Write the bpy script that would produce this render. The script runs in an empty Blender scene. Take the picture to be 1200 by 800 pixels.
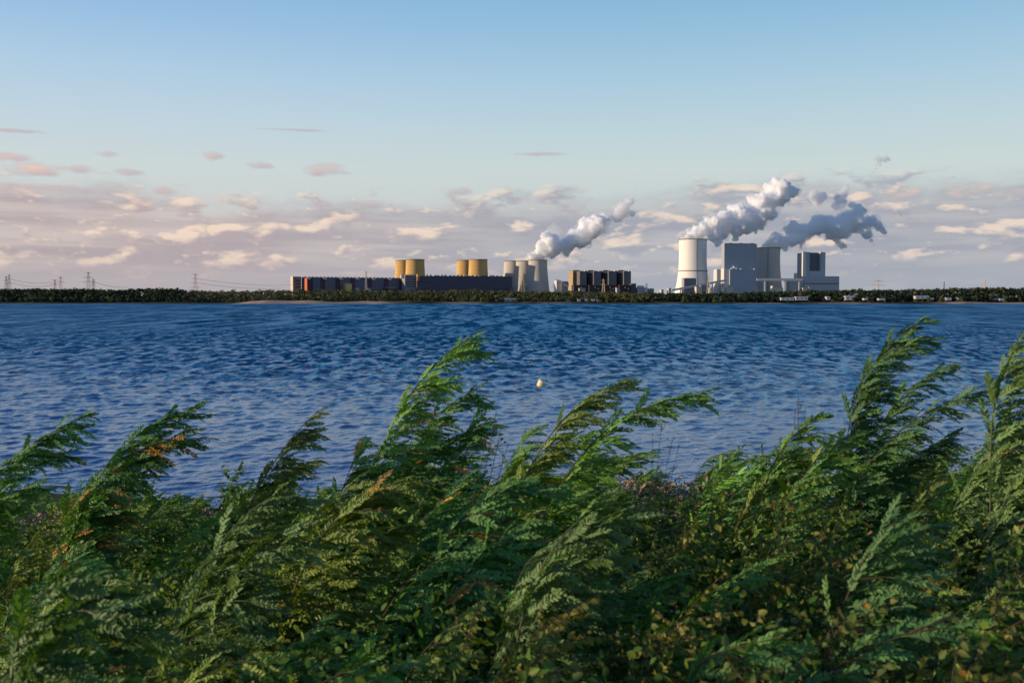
import bpy, math, random
import numpy as np
R = math.radians
rng = np.random.default_rng(11)
random.seed(5)
sc = bpy.context.scene
col = sc.collection
F = 1166.7          # focal length in pixels of a 1200 px wide picture
HZ = 351.5          # picture row of the horizon
CZ = 4.0            # eye height over the lake
SUN_TH, SUN_EL = R(81), R(7.0)
SUN = (-math.sin(SUN_TH)*math.cos(SUN_EL), -math.cos(SUN_TH)*math.cos(SUN_EL), math.sin(SUN_EL))

def wx(px, Y): return (px-600)/F*Y
def wz(py, Y): return CZ + (HZ-py)/F*Y
def interp(x, pts):
    return float(np.interp(x, [p[0] for p in pts], [p[1] for p in pts]))

# ------------------------------------------------------------------ scene, camera, light
cam_d = bpy.data.cameras.new("camera"); cam = bpy.data.objects.new("camera", cam_d); col.objects.link(cam)
cam.location = (0, 0, CZ); cam.rotation_euler = (R(90)-math.atan((400-HZ)/F), 0, 0)
cam_d.sensor_width = 36; cam_d.lens = 35.0; cam_d.clip_start = 0.1; cam_d.clip_end = 90000
cam_d.dof.use_dof = True; cam_d.dof.focus_distance = 60; cam_d.dof.aperture_fstop = 4.5
sc.camera = cam
sd = bpy.data.lights.new("sun", 'SUN'); so = bpy.data.objects.new("sun", sd); col.objects.link(so)
sd.energy = 5.0; sd.angle = R(0.5); sd.color = (1.0, 0.79, 0.56)
from mathutils import Vector, Matrix
so.rotation_euler = Vector((-SUN[0], -SUN[1], -SUN[2])).to_track_quat('-Z', 'Y').to_euler()
so.location = (0, -20, 60)
vs = sc.view_settings
vs.view_transform = 'Standard'; vs.look = 'None'; vs.exposure = 0; vs.gamma = 1; vs.use_curve_mapping = False
sc.render.engine = 'CYCLES'
cy = sc.cycles
cy.max_bounces = 64; cy.diffuse_bounces = 3; cy.glossy_bounces = 3; cy.transmission_bounces = 4
cy.volume_bounces = 64; cy.transparent_max_bounces = 12
cy.sample_clamp_indirect = 4.0

# ------------------------------------------------------------------ node helpers
class NT:
    def __init__(s, tree): s.t = tree; s.n = tree.nodes; s.l = tree.links
    def new(s, typ, **kw):
        n = s.n.new(typ)
        for k, v in kw.items(): setattr(n, k, v)
        return n
    def put(s, sock, v):
        if v is None: return
        if isinstance(v, bpy.types.NodeSocket): s.l.new(v, sock)
        else:
            if sock.type == 'RGBA' and len(v) == 3: v = (*v, 1)
            sock.default_value = v
    def math(s, op, a, b=None, c=None, clamp=False):
        n = s.new('ShaderNodeMath', operation=op, use_clamp=clamp)
        s.put(n.inputs[0], a); s.put(n.inputs[1], b)
        if c is not None: s.put(n.inputs[2], c)
        return n.outputs[0]
    def mapr(s, v, a, b, c=0.0, d=1.0, smooth=True):
        n = s.new('ShaderNodeMapRange', interpolation_type='SMOOTHSTEP' if smooth else 'LINEAR')
        s.put(n.inputs['Value'], v)
        for k, x in zip(('From Min', 'From Max', 'To Min', 'To Max'), (a, b, c, d)): s.put(n.inputs[k], x)
        return n.outputs['Result']
    def mix(s, f, a, b, blend='MIX'):
        n = s.new('ShaderNodeMix', data_type='RGBA', blend_type=blend)
        s.put(n.inputs['Factor'], f); s.put(n.inputs[6], a); s.put(n.inputs[7], b)
        return n.outputs[2]
    def comb(s, x, y, z):
        n = s.new('ShaderNodeCombineXYZ')
        for i, v in enumerate((x, y, z)): s.put(n.inputs[i], v)
        return n.outputs[0]
    def noise(s, vec, scale=1.0, detail=4.0, rough=0.5, dist=0.0):
        n = s.new('ShaderNodeTexNoise'); s.put(n.inputs['Vector'], vec)
        n.inputs['Scale'].default_value = scale; n.inputs['Detail'].default_value = detail
        n.inputs['Roughness'].default_value = rough; n.inputs['Distortion'].default_value = dist
        return n.outputs['Fac']
    def ramp(s, v, stops, interp='LINEAR'):
        n = s.new('ShaderNodeValToRGB'); s.put(n.inputs[0], v); cr = n.color_ramp; cr.interpolation = interp
        while len(cr.elements) > 1: cr.elements.remove(cr.elements[-1])
        for i, (p, c) in enumerate(stops):
            e = cr.elements[0] if i == 0 else cr.elements.new(p)
            e.position = p; e.color = (*c, 1) if len(c) == 3 else c
        return n.outputs[0]

def lin(r, g, b):
    f = lambda v: (v/255/12.92) if v/255 <= 0.04045 else ((v/255+0.055)/1.055)**2.4
    return (f(r), f(g), f(b))

MATS = {}
def material(name, base, rough=0.7, var=0.15, scale=0.5, stretch=(1, 1, 1), spec=0.3, lines=None, metal=0.0):
    """principled surface with a two-scale mottling of its own colour; lines = (spacing in z, darkening)"""
    if name in MATS: return MATS[name]
    m = bpy.data.materials.new(name); m.use_nodes = True; t = NT(m.node_tree)
    p = t.n['Principled BSDF']
    tc = t.new('ShaderNodeTexCoord'); mp = t.new('ShaderNodeMapping')
    t.l.new(tc.outputs['Object'], mp.inputs[0]); mp.inputs['Scale'].default_value = stretch
    n1 = t.noise(mp.outputs[0], scale, 6, 0.6)
    n2 = t.noise(tc.outputs['Object'], scale*0.17, 3, 0.5)
    f = t.math('ADD', t.math('MULTIPLY', n1, 0.6), t.math('MULTIPLY', n2, 0.4))
    f = t.mapr(f, 0.3, 0.7, 1-var, 1+var, False)
    if lines:
        sx = t.new('ShaderNodeSeparateXYZ'); t.l.new(tc.outputs['Object'], sx.inputs[0])
        fr = t.math('FRACT', t.math('DIVIDE', sx.outputs[lines[2]], lines[0]))
        ln = t.math('LESS_THAN', fr, 0.22)
        f = t.math('MULTIPLY', f, t.math('SUBTRACT', 1.0, t.math('MULTIPLY', ln, lines[1])))
    mul = t.new('ShaderNodeVectorMath', operation='SCALE')
    mul.inputs[0].default_value = base; t.put(mul.inputs['Scale'], f)
    t.l.new(mul.outputs[0], p.inputs['Base Color'])
    p.inputs['Roughness'].default_value = rough; p.inputs['Specular IOR Level'].default_value = spec
    p.inputs['Metallic'].default_value = metal
    MATS[name] = m
    return m

# ------------------------------------------------------------------ object helpers
def tag(o, label=None, cat=None, group=None, kind=None):
    if label: o['label'] = label
    if cat: o['category'] = cat
    if group: o['group'] = group
    if kind: o['kind'] = kind
    return o
def empty(name, loc, rz=0.0):
    o = bpy.data.objects.new(name, None); col.objects.link(o); o.location = loc; o.rotation_euler = (0, 0, rz)
    o.empty_display_size = 0.5
    return o
def link_mesh(name, me, mat, parent=None, loc=None):
    o = bpy.data.objects.new(name, me); col.objects.link(o)
    if mat is not None:
        me.materials.clear()
        for m in (mat if isinstance(mat, (list, tuple)) else [mat]): me.materials.append(m)
    if parent is not None: o.parent = parent
    if loc is not None: o.location = loc
    return o
def np_mesh(name, V, Fc, smooth=False, colors=None):
    """V (n,3); Fc (m,k) all with the same k"""
    me = bpy.data.meshes.new(name)
    V = np.ascontiguousarray(V, np.float32); Fc = np.ascontiguousarray(Fc, np.int32)
    m, k = Fc.shape
    me.vertices.add(len(V)); me.vertices.foreach_set('co', V.ravel())
    me.loops.add(m*k); me.loops.foreach_set('vertex_index', Fc.ravel())
    me.polygons.add(m); me.polygons.foreach_set('loop_start', np.arange(0, m*k, k, dtype=np.int32))
    me.polygons.foreach_set('loop_total', np.full(m, k, np.int32))
    if smooth: me.polygons.foreach_set('use_smooth', np.ones(m, bool))
    me.update(calc_edges=True)
    if colors is not None:
        a = me.color_attributes.new('tint', 'FLOAT_COLOR', 'POINT')
        c = np.ones((len(V), 4), np.float32); c[:, :3] = colors
        a.data.foreach_set('color', c.ravel())
    return me
class MB:
    """collects boxes, bars and tubes of one part"""
    def __init__(s): s.v = []; s.f = []
    def hexa(s, P):
        b = len(s.v); s.v += [tuple(p) for p in P]
        for q in ((0, 3, 2, 1), (4, 5, 6, 7), (0, 1, 5, 4), (1, 2, 6, 5), (2, 3, 7, 6), (3, 0, 4, 7)):
            s.f.append(tuple(b+i for i in q))
        return s
    def box(s, x0, x1, y0, y1, z0, z1):
        return s.hexa([(x0, y0, z0), (x1, y0, z0), (x1, y1, z0), (x0, y1, z0), (x0, y0, z1), (x1, y0, z1), (x1, y1, z1), (x0, y1, z1)])
    def bar(s, a, b, w, h=None, w2=None):
        a = Vector(a); b = Vector(b); d = (b-a).normalized()
        u = d.cross(Vector((0, 0, 1)))
        u = Vector((1, 0, 0)) if u.length < 1e-4 else u.normalized()
        v = u.cross(d).normalized(); h = h or w; w2 = w if w2 is None else w2
        P = []
        for p, k in ((a, w), (b, w2)):
            q = k/w
            P += [p-u*k/2-v*h*q/2, p+u*k/2-v*h*q/2, p+u*k/2+v*h*q/2, p-u*k/2+v*h*q/2]
        return s.hexa(P)
    def build(s, name, mat, parent=None, loc=None):
        me = bpy.data.meshes.new(name); me.from_pydata(s.v, [], s.f); me.update()
        return link_mesh(name, me, mat, parent, loc)
def lathe(name, prof, mat, parent, n=64, loc=None):
    V = []
    for r, z in prof:
        for k in range(n):
            a = 2*math.pi*k/n; V.append((r*math.cos(a), r*math.sin(a), z))
    Fc = []
    for i in range(len(prof)-1):
        for k in range(n):
            Fc.append((i*n+k, i*n+(k+1) % n, (i+1)*n+(k+1) % n, (i+1)*n+k))
    return link_mesh(name, np_mesh(name, np.array(V), np.array(Fc), True), mat, parent, loc)
def copy_thing(o, loc, rz=0.0, scale=1.0, label=None):
    c = o.copy(); col.objects.link(c); c.location = loc; c.rotation_euler = (0, 0, rz); c.scale = (scale,)*3
    if label: c['label'] = label
    for ch in list(o.children):
        d = ch.copy(); col.objects.link(d); d.parent = c
        for g in list(ch.children):
            e = g.copy(); col.objects.link(e); e.parent = d
    return c

# ------------------------------------------------------------------ world: sky texture + clouds by direction
def build_world():
    w = bpy.data.worlds.new("World"); sc.world = w; w.use_nodes = True
    t = NT(w.node_tree); bg = t.n['Background']
    sky = t.new('ShaderNodeTexSky', sky_type='NISHITA'); sky.sun_disc = False
    sky.sun_elevation = SUN_EL; sky.sun_rotation = math.atan2(SUN[0], SUN[1])
    sky.altitude = 120; sky.air_density = 1.0; sky.dust_density = 1.2; sky.ozone_density = 1.6
    tc = t.new('ShaderNodeTexCoord'); sx = t.new('ShaderNodeSeparateXYZ'); t.l.new(tc.outputs['Generated'], sx.inputs[0])
    x, y, z = sx.outputs
    hor = t.math('SQRT', t.math('ADD', t.math('MULTIPLY', x, x), t.math('MULTIPLY', y, y)))
    V = t.math('MULTIPLY', t.math('DIVIDE', z, t.math('MAXIMUM', hor, 0.001)), F)   # height over the horizon
    U = t.math('MULTIPLY', t.math('ARCTAN2', x, y), F)                              # bearing
    def az(px): return math.atan((px-600)/F)*F
    def el(px, py): return (HZ-py)*math.cos(math.atan((px-600)/F))
    # clear sky
    Vn = t.math('DIVIDE', V, 1600.0, clamp=True)
    def st(v): return v/1600.0
    L = [(0, lin(172, 168, 174)), (40, lin(190, 186, 186)), (95, lin(205, 207, 206)), (150, lin(203, 213, 214)), (200, lin(191, 210, 222)),
         (255, lin(174, 203, 226)), (310, lin(153, 191, 225)), (370, lin(135, 180, 220)), (560, lin(82, 138, 198)), (900, lin(50, 102, 172)), (1600, lin(44, 84, 142))]
    Rr = [(0, lin(160, 168, 180)), (40, lin(170, 176, 184)), (95, lin(196, 203, 204)), (150, lin(200, 213, 212)), (200, lin(187, 209, 218)),
          (255, lin(168, 201, 221)), (310, lin(148, 190, 219)), (370, lin(130, 178, 213)), (560, lin(78, 136, 194)), (900, lin(48, 100, 168)), (1600, lin(44, 84, 142))]
    cl = t.ramp(Vn, [(st(v), c) for v, c in L]); cr = t.ramp(Vn, [(st(v), c) for v, c in Rr])
    side = t.mapr(U, -450.0, 200.0)
    grad = t.mix(side, cl, cr)
    sc10 = t.new('ShaderNodeVectorMath', operation='SCALE'); t.l.new(grad, sc10.inputs[0]); sc10.inputs['Scale'].default_value = 10.9
    base = t.mix(0.90, sky.outputs[0], sc10.outputs[0])
    # cloud bank low over the horizon: heaped clouds of two sizes in front of a soft veil, lit from the left
    def heap(w, h, seed, det, ox, oy):
        q = t.noise(t.comb(t.math('DIVIDE', U, w), t.math('DIVIDE', V, h), seed), 1.0, det, 0.5, 0.1)
        q2 = t.noise(t.comb(t.math('DIVIDE', t.math('ADD', U, -ox), w), t.math('DIVIDE', t.math('ADD', V, oy), h), seed), 1.0, det, 0.5, 0.1)
        return q, t.math('SUBTRACT', q, q2)
    n, e1 = heap(64.0, 26.0, 3.7, 7, 9.0, 8.0)
    m2, e2 = heap(30.0, 14.0, 8.2, 6, 4.0, 4.5)
    top = t.noise(t.comb(t.math('DIVIDE', U, 130.0), t.math('DIVIDE', V, 60.0), 0.4), 1.0, 8, 0.62)
    edge = t.math('ADD', t.math('MULTIPLY', t.math('ADD', top, -0.5), 80.0), V)
    rise = t.math('ADD', t.mapr(U, -120.0, 330.0, 0.0, 14.0), t.mapr(U, -280.0, -560.0, 0.0, 16.0))
    edge = t.math('SUBTRACT', edge, rise)
    veil = t.mapr(edge, 86.0, 124.0, 1.0, 0.0)
    low = t.mapr(V, 4.0, 40.0, 0.45, 1.0)
    bandn = t.noise(t.comb(t.math('DIVIDE', U, 260.0), t.math('DIVIDE', V, 20.0), 9.1), 1.0, 6, 0.55)
    veil_c = t.mix(t.mapr(bandn, 0.36, 0.64), t.mix(side, lin(178, 166, 170), lin(162, 166, 178)), t.mix(side, lin(206, 192, 188), lin(186, 186, 190)))
    veil_c = t.mix(t.mapr(V, 10.0, 62.0), t.mix(side, lin(180, 170, 176), lin(165, 170, 182)), veil_c)
    dens = t.math('MULTIPLY', t.math('MULTIPLY', veil, low), t.mapr(n, 0.26, 0.50, 0.76, 0.97))
    c0 = t.new('ShaderNodeVectorMath', operation='SCALE'); t.l.new(veil_c, c0.inputs[0]); c0.inputs['Scale'].default_value = 10.0
    out = t.mix(dens, base, c0.outputs[0])
    zone = t.math('MULTIPLY', t.mapr(edge, 108.0, 132.0, 1.0, 0.0), t.mapr(V, 24.0, 52.0, 0.10, 1.0))
    def layer(out, q, e, lo, hi, e0, e1_, wmax):
        mk = t.math('MULTIPLY', t.math('MULTIPLY', t.mapr(q, lo, hi), zone), wmax)
        lt = t.mapr(e, e0, e1_)
        cc = t.mix(lt, t.mix(side, lin(184, 170, 174), lin(164, 167, 180)), t.mix(side, lin(246, 222, 200), lin(240, 220, 202)))
        s_ = t.new('ShaderNodeVectorMath', operation='SCALE'); t.l.new(cc, s_.inputs[0]); s_.inputs['Scale'].default_value = 10.0
        return t.mix(mk, out, s_.outputs[0])
    out = layer(out, n, e1, 0.50, 0.59, -0.03, 0.16, 0.85)
    out = layer(out, m2, e2, 0.58, 0.67, -0.02, 0.17, 0.6)
    # loose small clouds above the bank: (bearing, height, half width, half height, brightness)
    small = [(45, 200, 40, 10, 1.0), (18, 186, 24, 6, .7), (97, 200, 16, 6, .5), (130, 182, 15, 4, .3), (152, 203, 22, 5, .2), (253, 184, 13, 7, .7),
             (196, 225, 18, 6, .5), (308, 195, 19, 6, .5), (383, 200, 32, 9, .75), (630, 182, 36, 3, .5), (540, 226, 18, 6, .4), (374, 240, 18, 6, .4),
             (40, 222, 120, 7, .25), (1058, 227, 30, 11, .95), (1135, 226, 34, 11, .8), (1190, 228, 40, 9, .6), (432, 240, 24, 6, .6), (20, 155, 46, 2.5, .3), (345, 154, 60, 2, .25)]
    wob = t.noise(t.comb(t.math('DIVIDE', U, 22.0), t.math('DIVIDE', V, 9.0), 1.3), 1.0, 7, 0.62)
    wobk = t.math('MULTIPLY', t.math('ADD', wob, -0.5), 2.6)
    acc = None; litacc = None
    for (px, py, a, b, br) in small:
        du = t.math('DIVIDE', t.math('SUBTRACT', U, az(px)), a); dv = t.math('DIVIDE', t.math('SUBTRACT', V, el(px, py)), b)
        q = t.math('SUBTRACT', 1.0, t.math('ADD', t.math('MULTIPLY', du, du), t.math('MULTIPLY', dv, dv)))
        q = t.math('ADD', q, wobk)
        mk = t.mapr(q, 0.0, 1.3, 0.0, 0.55+0.42*br)
        lt = t.math('MULTIPLY', t.mapr(t.math('SUBTRACT', dv, t.math('MULTIPLY', du, 0.5)), -0.9, 0.5), br)
        lt = t.math('MULTIPLY', lt, mk)
        acc = mk if acc is None else t.math('MAXIMUM', acc, mk)
        litacc = lt if litacc is None else t.math('MAXIMUM', litacc, lt)
    sc_c = t.mix(litacc, t.mix(side, lin(188, 172, 180), lin(170, 172, 184)), t.mix(side, lin(240, 204, 186), lin(238, 208, 186)))
    c2 = t.new('ShaderNodeVectorMath', operation='SCALE'); t.l.new(sc_c, c2.inputs[0]); c2.inputs['Scale'].default_value = 10.0
    out = t.mix(acc, out, c2.outputs[0])
    t.l.new(out, bg.inputs['Color']); bg.inputs['Strength'].default_value = 0.1
    w.cycles.sampling_method = 'MANUAL'; w.cycles.sample_map_resolution = 512
build_world()
# ------------------------------------------------------------------ ground, lake
def bank_z(X, Y):
    z = np.interp(Y, [-60, -3, 1, 3.2, 5, 8, 13, 17, 19.5, 24, 40, 140], [2.6, 2.5, 2.3, 1.65, 1.3, 0.95, 0.5, 0.22, 0.0, -0.35, -1.2, -4])
    return z + 0.05*np.sin(X*1.3+Y*0.7) + 0.04*np.sin(X*0.41-Y*1.9)
def build_ground():
    xs = np.concatenate([np.array([-9000, -3000, -900, -300, -120, -60]), np.linspace(-40, 40, 90), np.array([60, 120, 300, 900, 3000, 9000])])
    ys = np.concatenate([np.array([-3000, -800, -200, -60, -20]), np.linspace(-8, 30, 60), np.array([40, 60, 140])])
    X, Y = np.meshgrid(xs, ys); Z = bank_z(X, Y)
    nx = len(xs); i = (np.arange(len(ys)-1)[:, None]*nx+np.arange(nx-1)[None]).ravel()
    Fc = np.stack([i, i+1, i+nx+1, i+nx], 1)
    m = material('bank soil', (0.045, 0.04, 0.022), 0.95, 0.5, 3.0)
    o = link_mesh('bank_ground', np_mesh('bank_ground', np.stack([X, Y, Z], -1).reshape(-1, 3), Fc, True), m); tag(o, kind='structure')
    # far shore land
    SH = [(-9000, 1200), (-700, 1130), (-480, 1075), (-300, 1060), (-250, 1040), (-100, 1045), (60, 1050), (200, 1035), (300, 1030), (480, 1000), (560, 985), (760, 960), (9000, 900)]
    xs = np.concatenate([np.array([-30000, -9000, -3000, -1400]), np.linspace(-900, 900, 360), np.array([1400, 3000, 9000, 30000])])
    dys = np.array([-60, -8, 0, 2, 4, 7, 12, 18, 30, 60, 120, 250, 600, 1200, 2500, 6000, 30000.0])
    X = np.repeat(xs[None], len(dys), 0)
    sh = np.interp(xs, [p[0] for p in SH], [p[1] for p in SH]) + 4*np.sin(xs/37)+3*np.sin(xs/13+1)+6*np.sin(xs/90)
    Y = sh[None]+dys[:, None]
    # low sandy bluff behind the beach, higher to the left
    blf = np.interp(xs, [-600, -300, -250, 0, 300, 450, 470, 700], [1.2, 1.4, 3.6, 2.0, 1.3, 2.2, 1.6, 1.6])*(1+0.2*np.sin(xs/23)+0.15*np.sin(xs/9))
    zp = np.interp(dys, [-60, -8, 0, 2, 4, 7, 12, 18, 30, 60, 120, 250, 30000], [-6, -.5, 0, .18, .3, .75, .9, .95, 1.1, 2.0, 3.2, 5.2, 5.2])
    kb = np.interp(dys, [18, 60], [1, 0])[:, None]; Z = zp[:, None]*(np.maximum(blf, .5)[None]*kb+(1-kb))
    nx = len(xs); i = (np.arange(len(dys)-1)[:, None]*nx+np.arange(nx-1)[None]).ravel()
    Fc = np.stack([i, i+1, i+nx+1, i+nx], 1)
    m = bpy.data.materials.new('far shore'); m.use_nodes = True; t = NT(m.node_tree); p = t.n['Principled BSDF']
    g = t.new('ShaderNodeNewGeometry'); sx = t.new('ShaderNodeSeparateXYZ'); t.l.new(g.outputs['Position'], sx.inputs[0])
    mp = t.new('ShaderNodeMapping'); t.l.new(g.outputs['Position'], mp.inputs[0]); mp.inputs['Scale'].default_value = (0.06, 0.25, 0.9)
    nz = t.noise(mp.outputs[0], 1.0, 6, 0.6)
    # bare sand in stretches of the shore, scrub elsewhere
    big = t.noise(t.comb(t.math('MULTIPLY', sx.outputs[0], 0.013), 0.0, 2.0), 1.0, 3, 0.5)
    sandx = t.math('MAXIMUM', t.math('MULTIPLY', t.mapr(sx.outputs[0], -305.0, -280.0), t.mapr(sx.outputs[0], -150.0, -110.0, 1.0, 0.0)),
                   t.mapr(sx.outputs[0], 425.0, 445.0))
    sandx = t.math('MAXIMUM', sandx, t.math('MULTIPLY', t.mapr(big, 0.45, 0.6), t.mapr(sx.outputs[0], -300.0, -250.0, 0.15, 0.6)))
    f = t.math('MULTIPLY', sandx, t.mapr(sx.outputs[2], 3.6, 4.6, 1.0, 0.0))
    f = t.math('MULTIPLY', f, t.mapr(nz, 0.28, 0.5, 0.55, 1.0))
    sand = t.mix(t.mapr(nz, .3, .7), (0.36, 0.23, 0.15), (0.58, 0.43, 0.31))
    c = t.mix(f, t.mix(nz, (0.035, 0.03, 0.016), (0.07, 0.06, 0.03)), sand)
    t.l.new(c, p.inputs['Base Color']); p.inputs['Roughness'].default_value = 1; p.inputs['Specular IOR Level'].default_value = 0.1
    o = link_mesh('far_shore', np_mesh('far_shore', np.stack([X, Y, Z], -1).reshape(-1, 3), Fc, True), m); tag(o, kind='structure')
    return lambda x: np.interp(x, xs, sh)
shore_y = build_ground()

def build_lake():
    rows = [10.0, 13.0]
    py = HZ + CZ*F/14.0
    while py > HZ+3.2:
        rows.append(CZ*F/(py-HZ)); py -= 0.45 if py > HZ+12 else 0.3
    rows += [1500, 1900]
    ys = np.array(rows); nr = len(ys)
    nc = 900
    u = np.linspace(-0.66, 0.66, nc)
    Xc = u[None]*(ys[:, None]+6)
    X = np.concatenate([np.full((nr, 1), -9000.), Xc, np.full((nr, 1), 9000.)], 1)
    Y = np.repeat(ys[:, None], nc+2, 1)
    Z = np.zeros_like(X); DX = np.zeros_like(X); DY = np.zeros_like(X)
    dy = np.gradient(ys)[:, None]; dx = (ys[:, None]+6)*(1.32/nc)
    shoalL = np.interp(ys, [10, 19, 30, 60, 140], [0.16, 0.22, 0.34, 0.64, 1.0])[:, None]; shoalS = np.interp(ys, [10, 19, 30, 60, 140], [0.20, 0.28, 0.38, 0.68, 1.0])[:, None]
    r = np.random.default_rng(3)
    main = math.atan2(-0.86, 0.5)
    NW = 74
    lam = np.concatenate([np.exp(r.uniform(math.log(0.20), math.log(1.8), 120)), np.exp(r.uniform(math.log(2.2), math.log(6.0), 16))])
    for L_ in lam:
        a = main + r.normal(0, 0.75 if L_ < 2 else 0.35); kx, ky = math.cos(a)*2*math.pi/L_, math.sin(a)*2*math.pi/L_
        amp = 0.0105*L_**0.8 if L_ < 2 else 0.0080*2**0.8*(L_/2)**0.5*1.1
        amp *= r.uniform(0.6, 1.25)*(1.0 if L_ < 1.2 else 0.72)
        # a component fades out where the grid no longer carries it
        ly = L_/max(abs(math.sin(a)), .15); lx = L_/max(abs(math.cos(a)), .15)
        fade = np.clip((ly/np.maximum(dy, 1e-6)-2.2)/2.5, 0, 1)*np.clip((lx/dx-2.2)/2.5, 0, 1)
        ph = kx*X+ky*Y+r.uniform(0, 6.28)
        A = amp*fade*(shoalS if L_ < 1.3 else shoalL)
        Z += A*np.cos(ph); DX -= A*0.75*math.cos(a)*np.sin(ph); DY -= A*0.75*math.sin(a)*np.sin(ph)
    # groups of waves: quieter and livelier patches
    env = 1+0.35*np.sin(X*0.11+Y*0.05)*np.sin(X*0.037-Y*0.09+1.0)
    Z *= env; DX[:, 0] = DX[:, -1] = 0; Z[:, 0] = Z[:, -1] = 0
    X = X+DX; Y = Y+DY
    nx = nc+2
    i = (np.arange(nr-1)[:, None]*nx+np.arange(nx-1)[None]).ravel()
    Fc = np.stack([i, i+1, i+nx+1, i+nx], 1)
    m = bpy.data.materials.new('lake water'); m.use_nodes = True; t = NT(m.node_tree); p = t.n['Principled BSDF']
    g = t.new('ShaderNodeNewGeometry'); pos = g.outputs['Position']
    sx = t.new('ShaderNodeSeparateXYZ'); t.l.new(pos, sx.inputs[0])
    def sc_(kx, ky): return t.comb(t.math('MULTIPLY', sx.outputs[0], kx), t.math('MULTIPLY', sx.outputs[1], ky), 0.0)
    nA = t.noise(sc_(4.2, 3.0), 1.0, 4, 0.62); nB = t.noise(sc_(1.1, 0.42), 1.0, 5, 0.66); nC = t.noise(sc_(0.05, 0.025), 1.0, 5, 0.6)
    gust = t.noise(sc_(0.02, 0.006), 1.0, 5, 0.6)
    b1 = t.new('ShaderNodeBump'); t.put(b1.inputs['Height'], nA); b1.inputs['Distance'].default_value = 0.07
    t.put(b1.inputs['Strength'], t.mapr(sx.outputs[1], 24.0, 60.0, 0.62, 1.0))
    b2 = t.new('ShaderNodeBump'); t.put(b2.inputs['Height'], nB); b2.inputs['Distance'].default_value = 0.42
    t.put(b2.inputs['Strength'], t.mapr(sx.outputs[1], 34.0, 100.0, 0.10, 1.0)); t.l.new(b1.outputs[0], b2.inputs['Normal'])
    b3 = t.new('ShaderNodeBump'); t.put(b3.inputs['Height'], nC); b3.inputs['Distance'].default_value = 6.0
    t.put(b3.inputs['Strength'], t.mapr(sx.outputs[1], 120.0, 500.0, 0.0, 0.25)); t.l.new(b2.outputs[0], b3.inputs['Normal'])
    # cat's paws, and wave light and dark for the colour: patches longer the further out they lie
    g1 = t.noise(sc_(1.0, 0.36), 1.0, 3, 0.62); g2 = t.noise(sc_(0.30, 0.040), 1.0, 3, 0.62, 1.2); g3 = t.noise(sc_(0.085, 0.0095), 1.0, 3, 0.62, 1.5)
    w2 = t.mapr(sx.outputs[1], 70.0, 200.0); w3 = t.mapr(sx.outputs[1], 220.0, 520.0)
    gs = t.math('ADD', t.math('MULTIPLY', g1, t.math('SUBTRACT', 1.0, w2)), t.math('MULTIPLY', w2, t.math('ADD', t.math('MULTIPLY', g2, t.math('SUBTRACT', 1.0, w3)), t.math('MULTIPLY', g3, w3))))
    gk = t.mapr(gs, 0.41, 0.60)
    # short steep wind waves: their faces lean towards this shore, more so in the gusts
    lean = t.math('ADD', 0.012, t.math('MULTIPLY', t.mapr(sx.outputs[1], 30.0, 95.0), t.math('ADD', 0.15, t.math('MULTIPLY', gk, 0.60))))
    va = t.new('ShaderNodeVectorMath', operation='ADD'); t.l.new(b3.outputs[0], va.inputs[0]); t.put(va.inputs[1], t.comb(0.0, t.math('MULTIPLY', lean, -1.0), 0.0))
    vn = t.new('ShaderNodeVectorMath', operation='NORMALIZE'); t.l.new(va.outputs[0], vn.inputs[0])
    t.l.new(vn.outputs[0], p.inputs['Normal'])
    # sparse white caps further out
    cap = t.noise(sc_(0.9, 0.32), 1.0, 3, 0.6); capm = t.noise(sc_(0.11, 0.05), 1.0, 2, 0.5)
    foam = t.math('MULTIPLY', t.mapr(cap, 0.635, 0.67), t.mapr(capm, 0.50, 0.58))
    foam = t.math('MULTIPLY', foam, t.mapr(sx.outputs[1], 45.0, 90.0))
    deep = t.mix(gk, (0.014, 0.205, 0.385), (0.003, 0.068, 0.138))  # bright and dark wave strokes put into the body colour
    deep = t.mix(t.mapr(gust, .35, .65, 0.0, 0.35), deep, (0.008, 0.18, 0.38))
    near = t.mix(t.mapr(sx.outputs[1], 18.0, 60.0), (0.095, 0.17, 0.31), deep)  # paler inshore: reflected low sky put into the water colour
    t.l.new(t.mix(foam, near, (0.75, 0.78, 0.8)), p.inputs['Base Color'])
    rg = t.mapr(sx.outputs[1], 20.0, 140.0, 0.06, 0.26)
    rg = t.math('ADD', rg, t.math('MULTIPLY', t.mapr(sx.outputs[1], 30.0, 120.0), t.math('MULTIPLY', t.math('SUBTRACT', 0.5, gk), 0.22)))
    t.put(p.inputs['Roughness'], t.math('ADD', rg, t.math('MULTIPLY', foam, 0.4)))
    p.inputs['IOR'].default_value = 1.333; p.inputs['Specular IOR Level'].default_value = 0.5
    o = link_mesh('lake_water', np_mesh('lake_water', np.stack([X, Y, Z], -1).reshape(-1, 3), Fc, True), m); tag(o, kind='structure')
build_lake()

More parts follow.
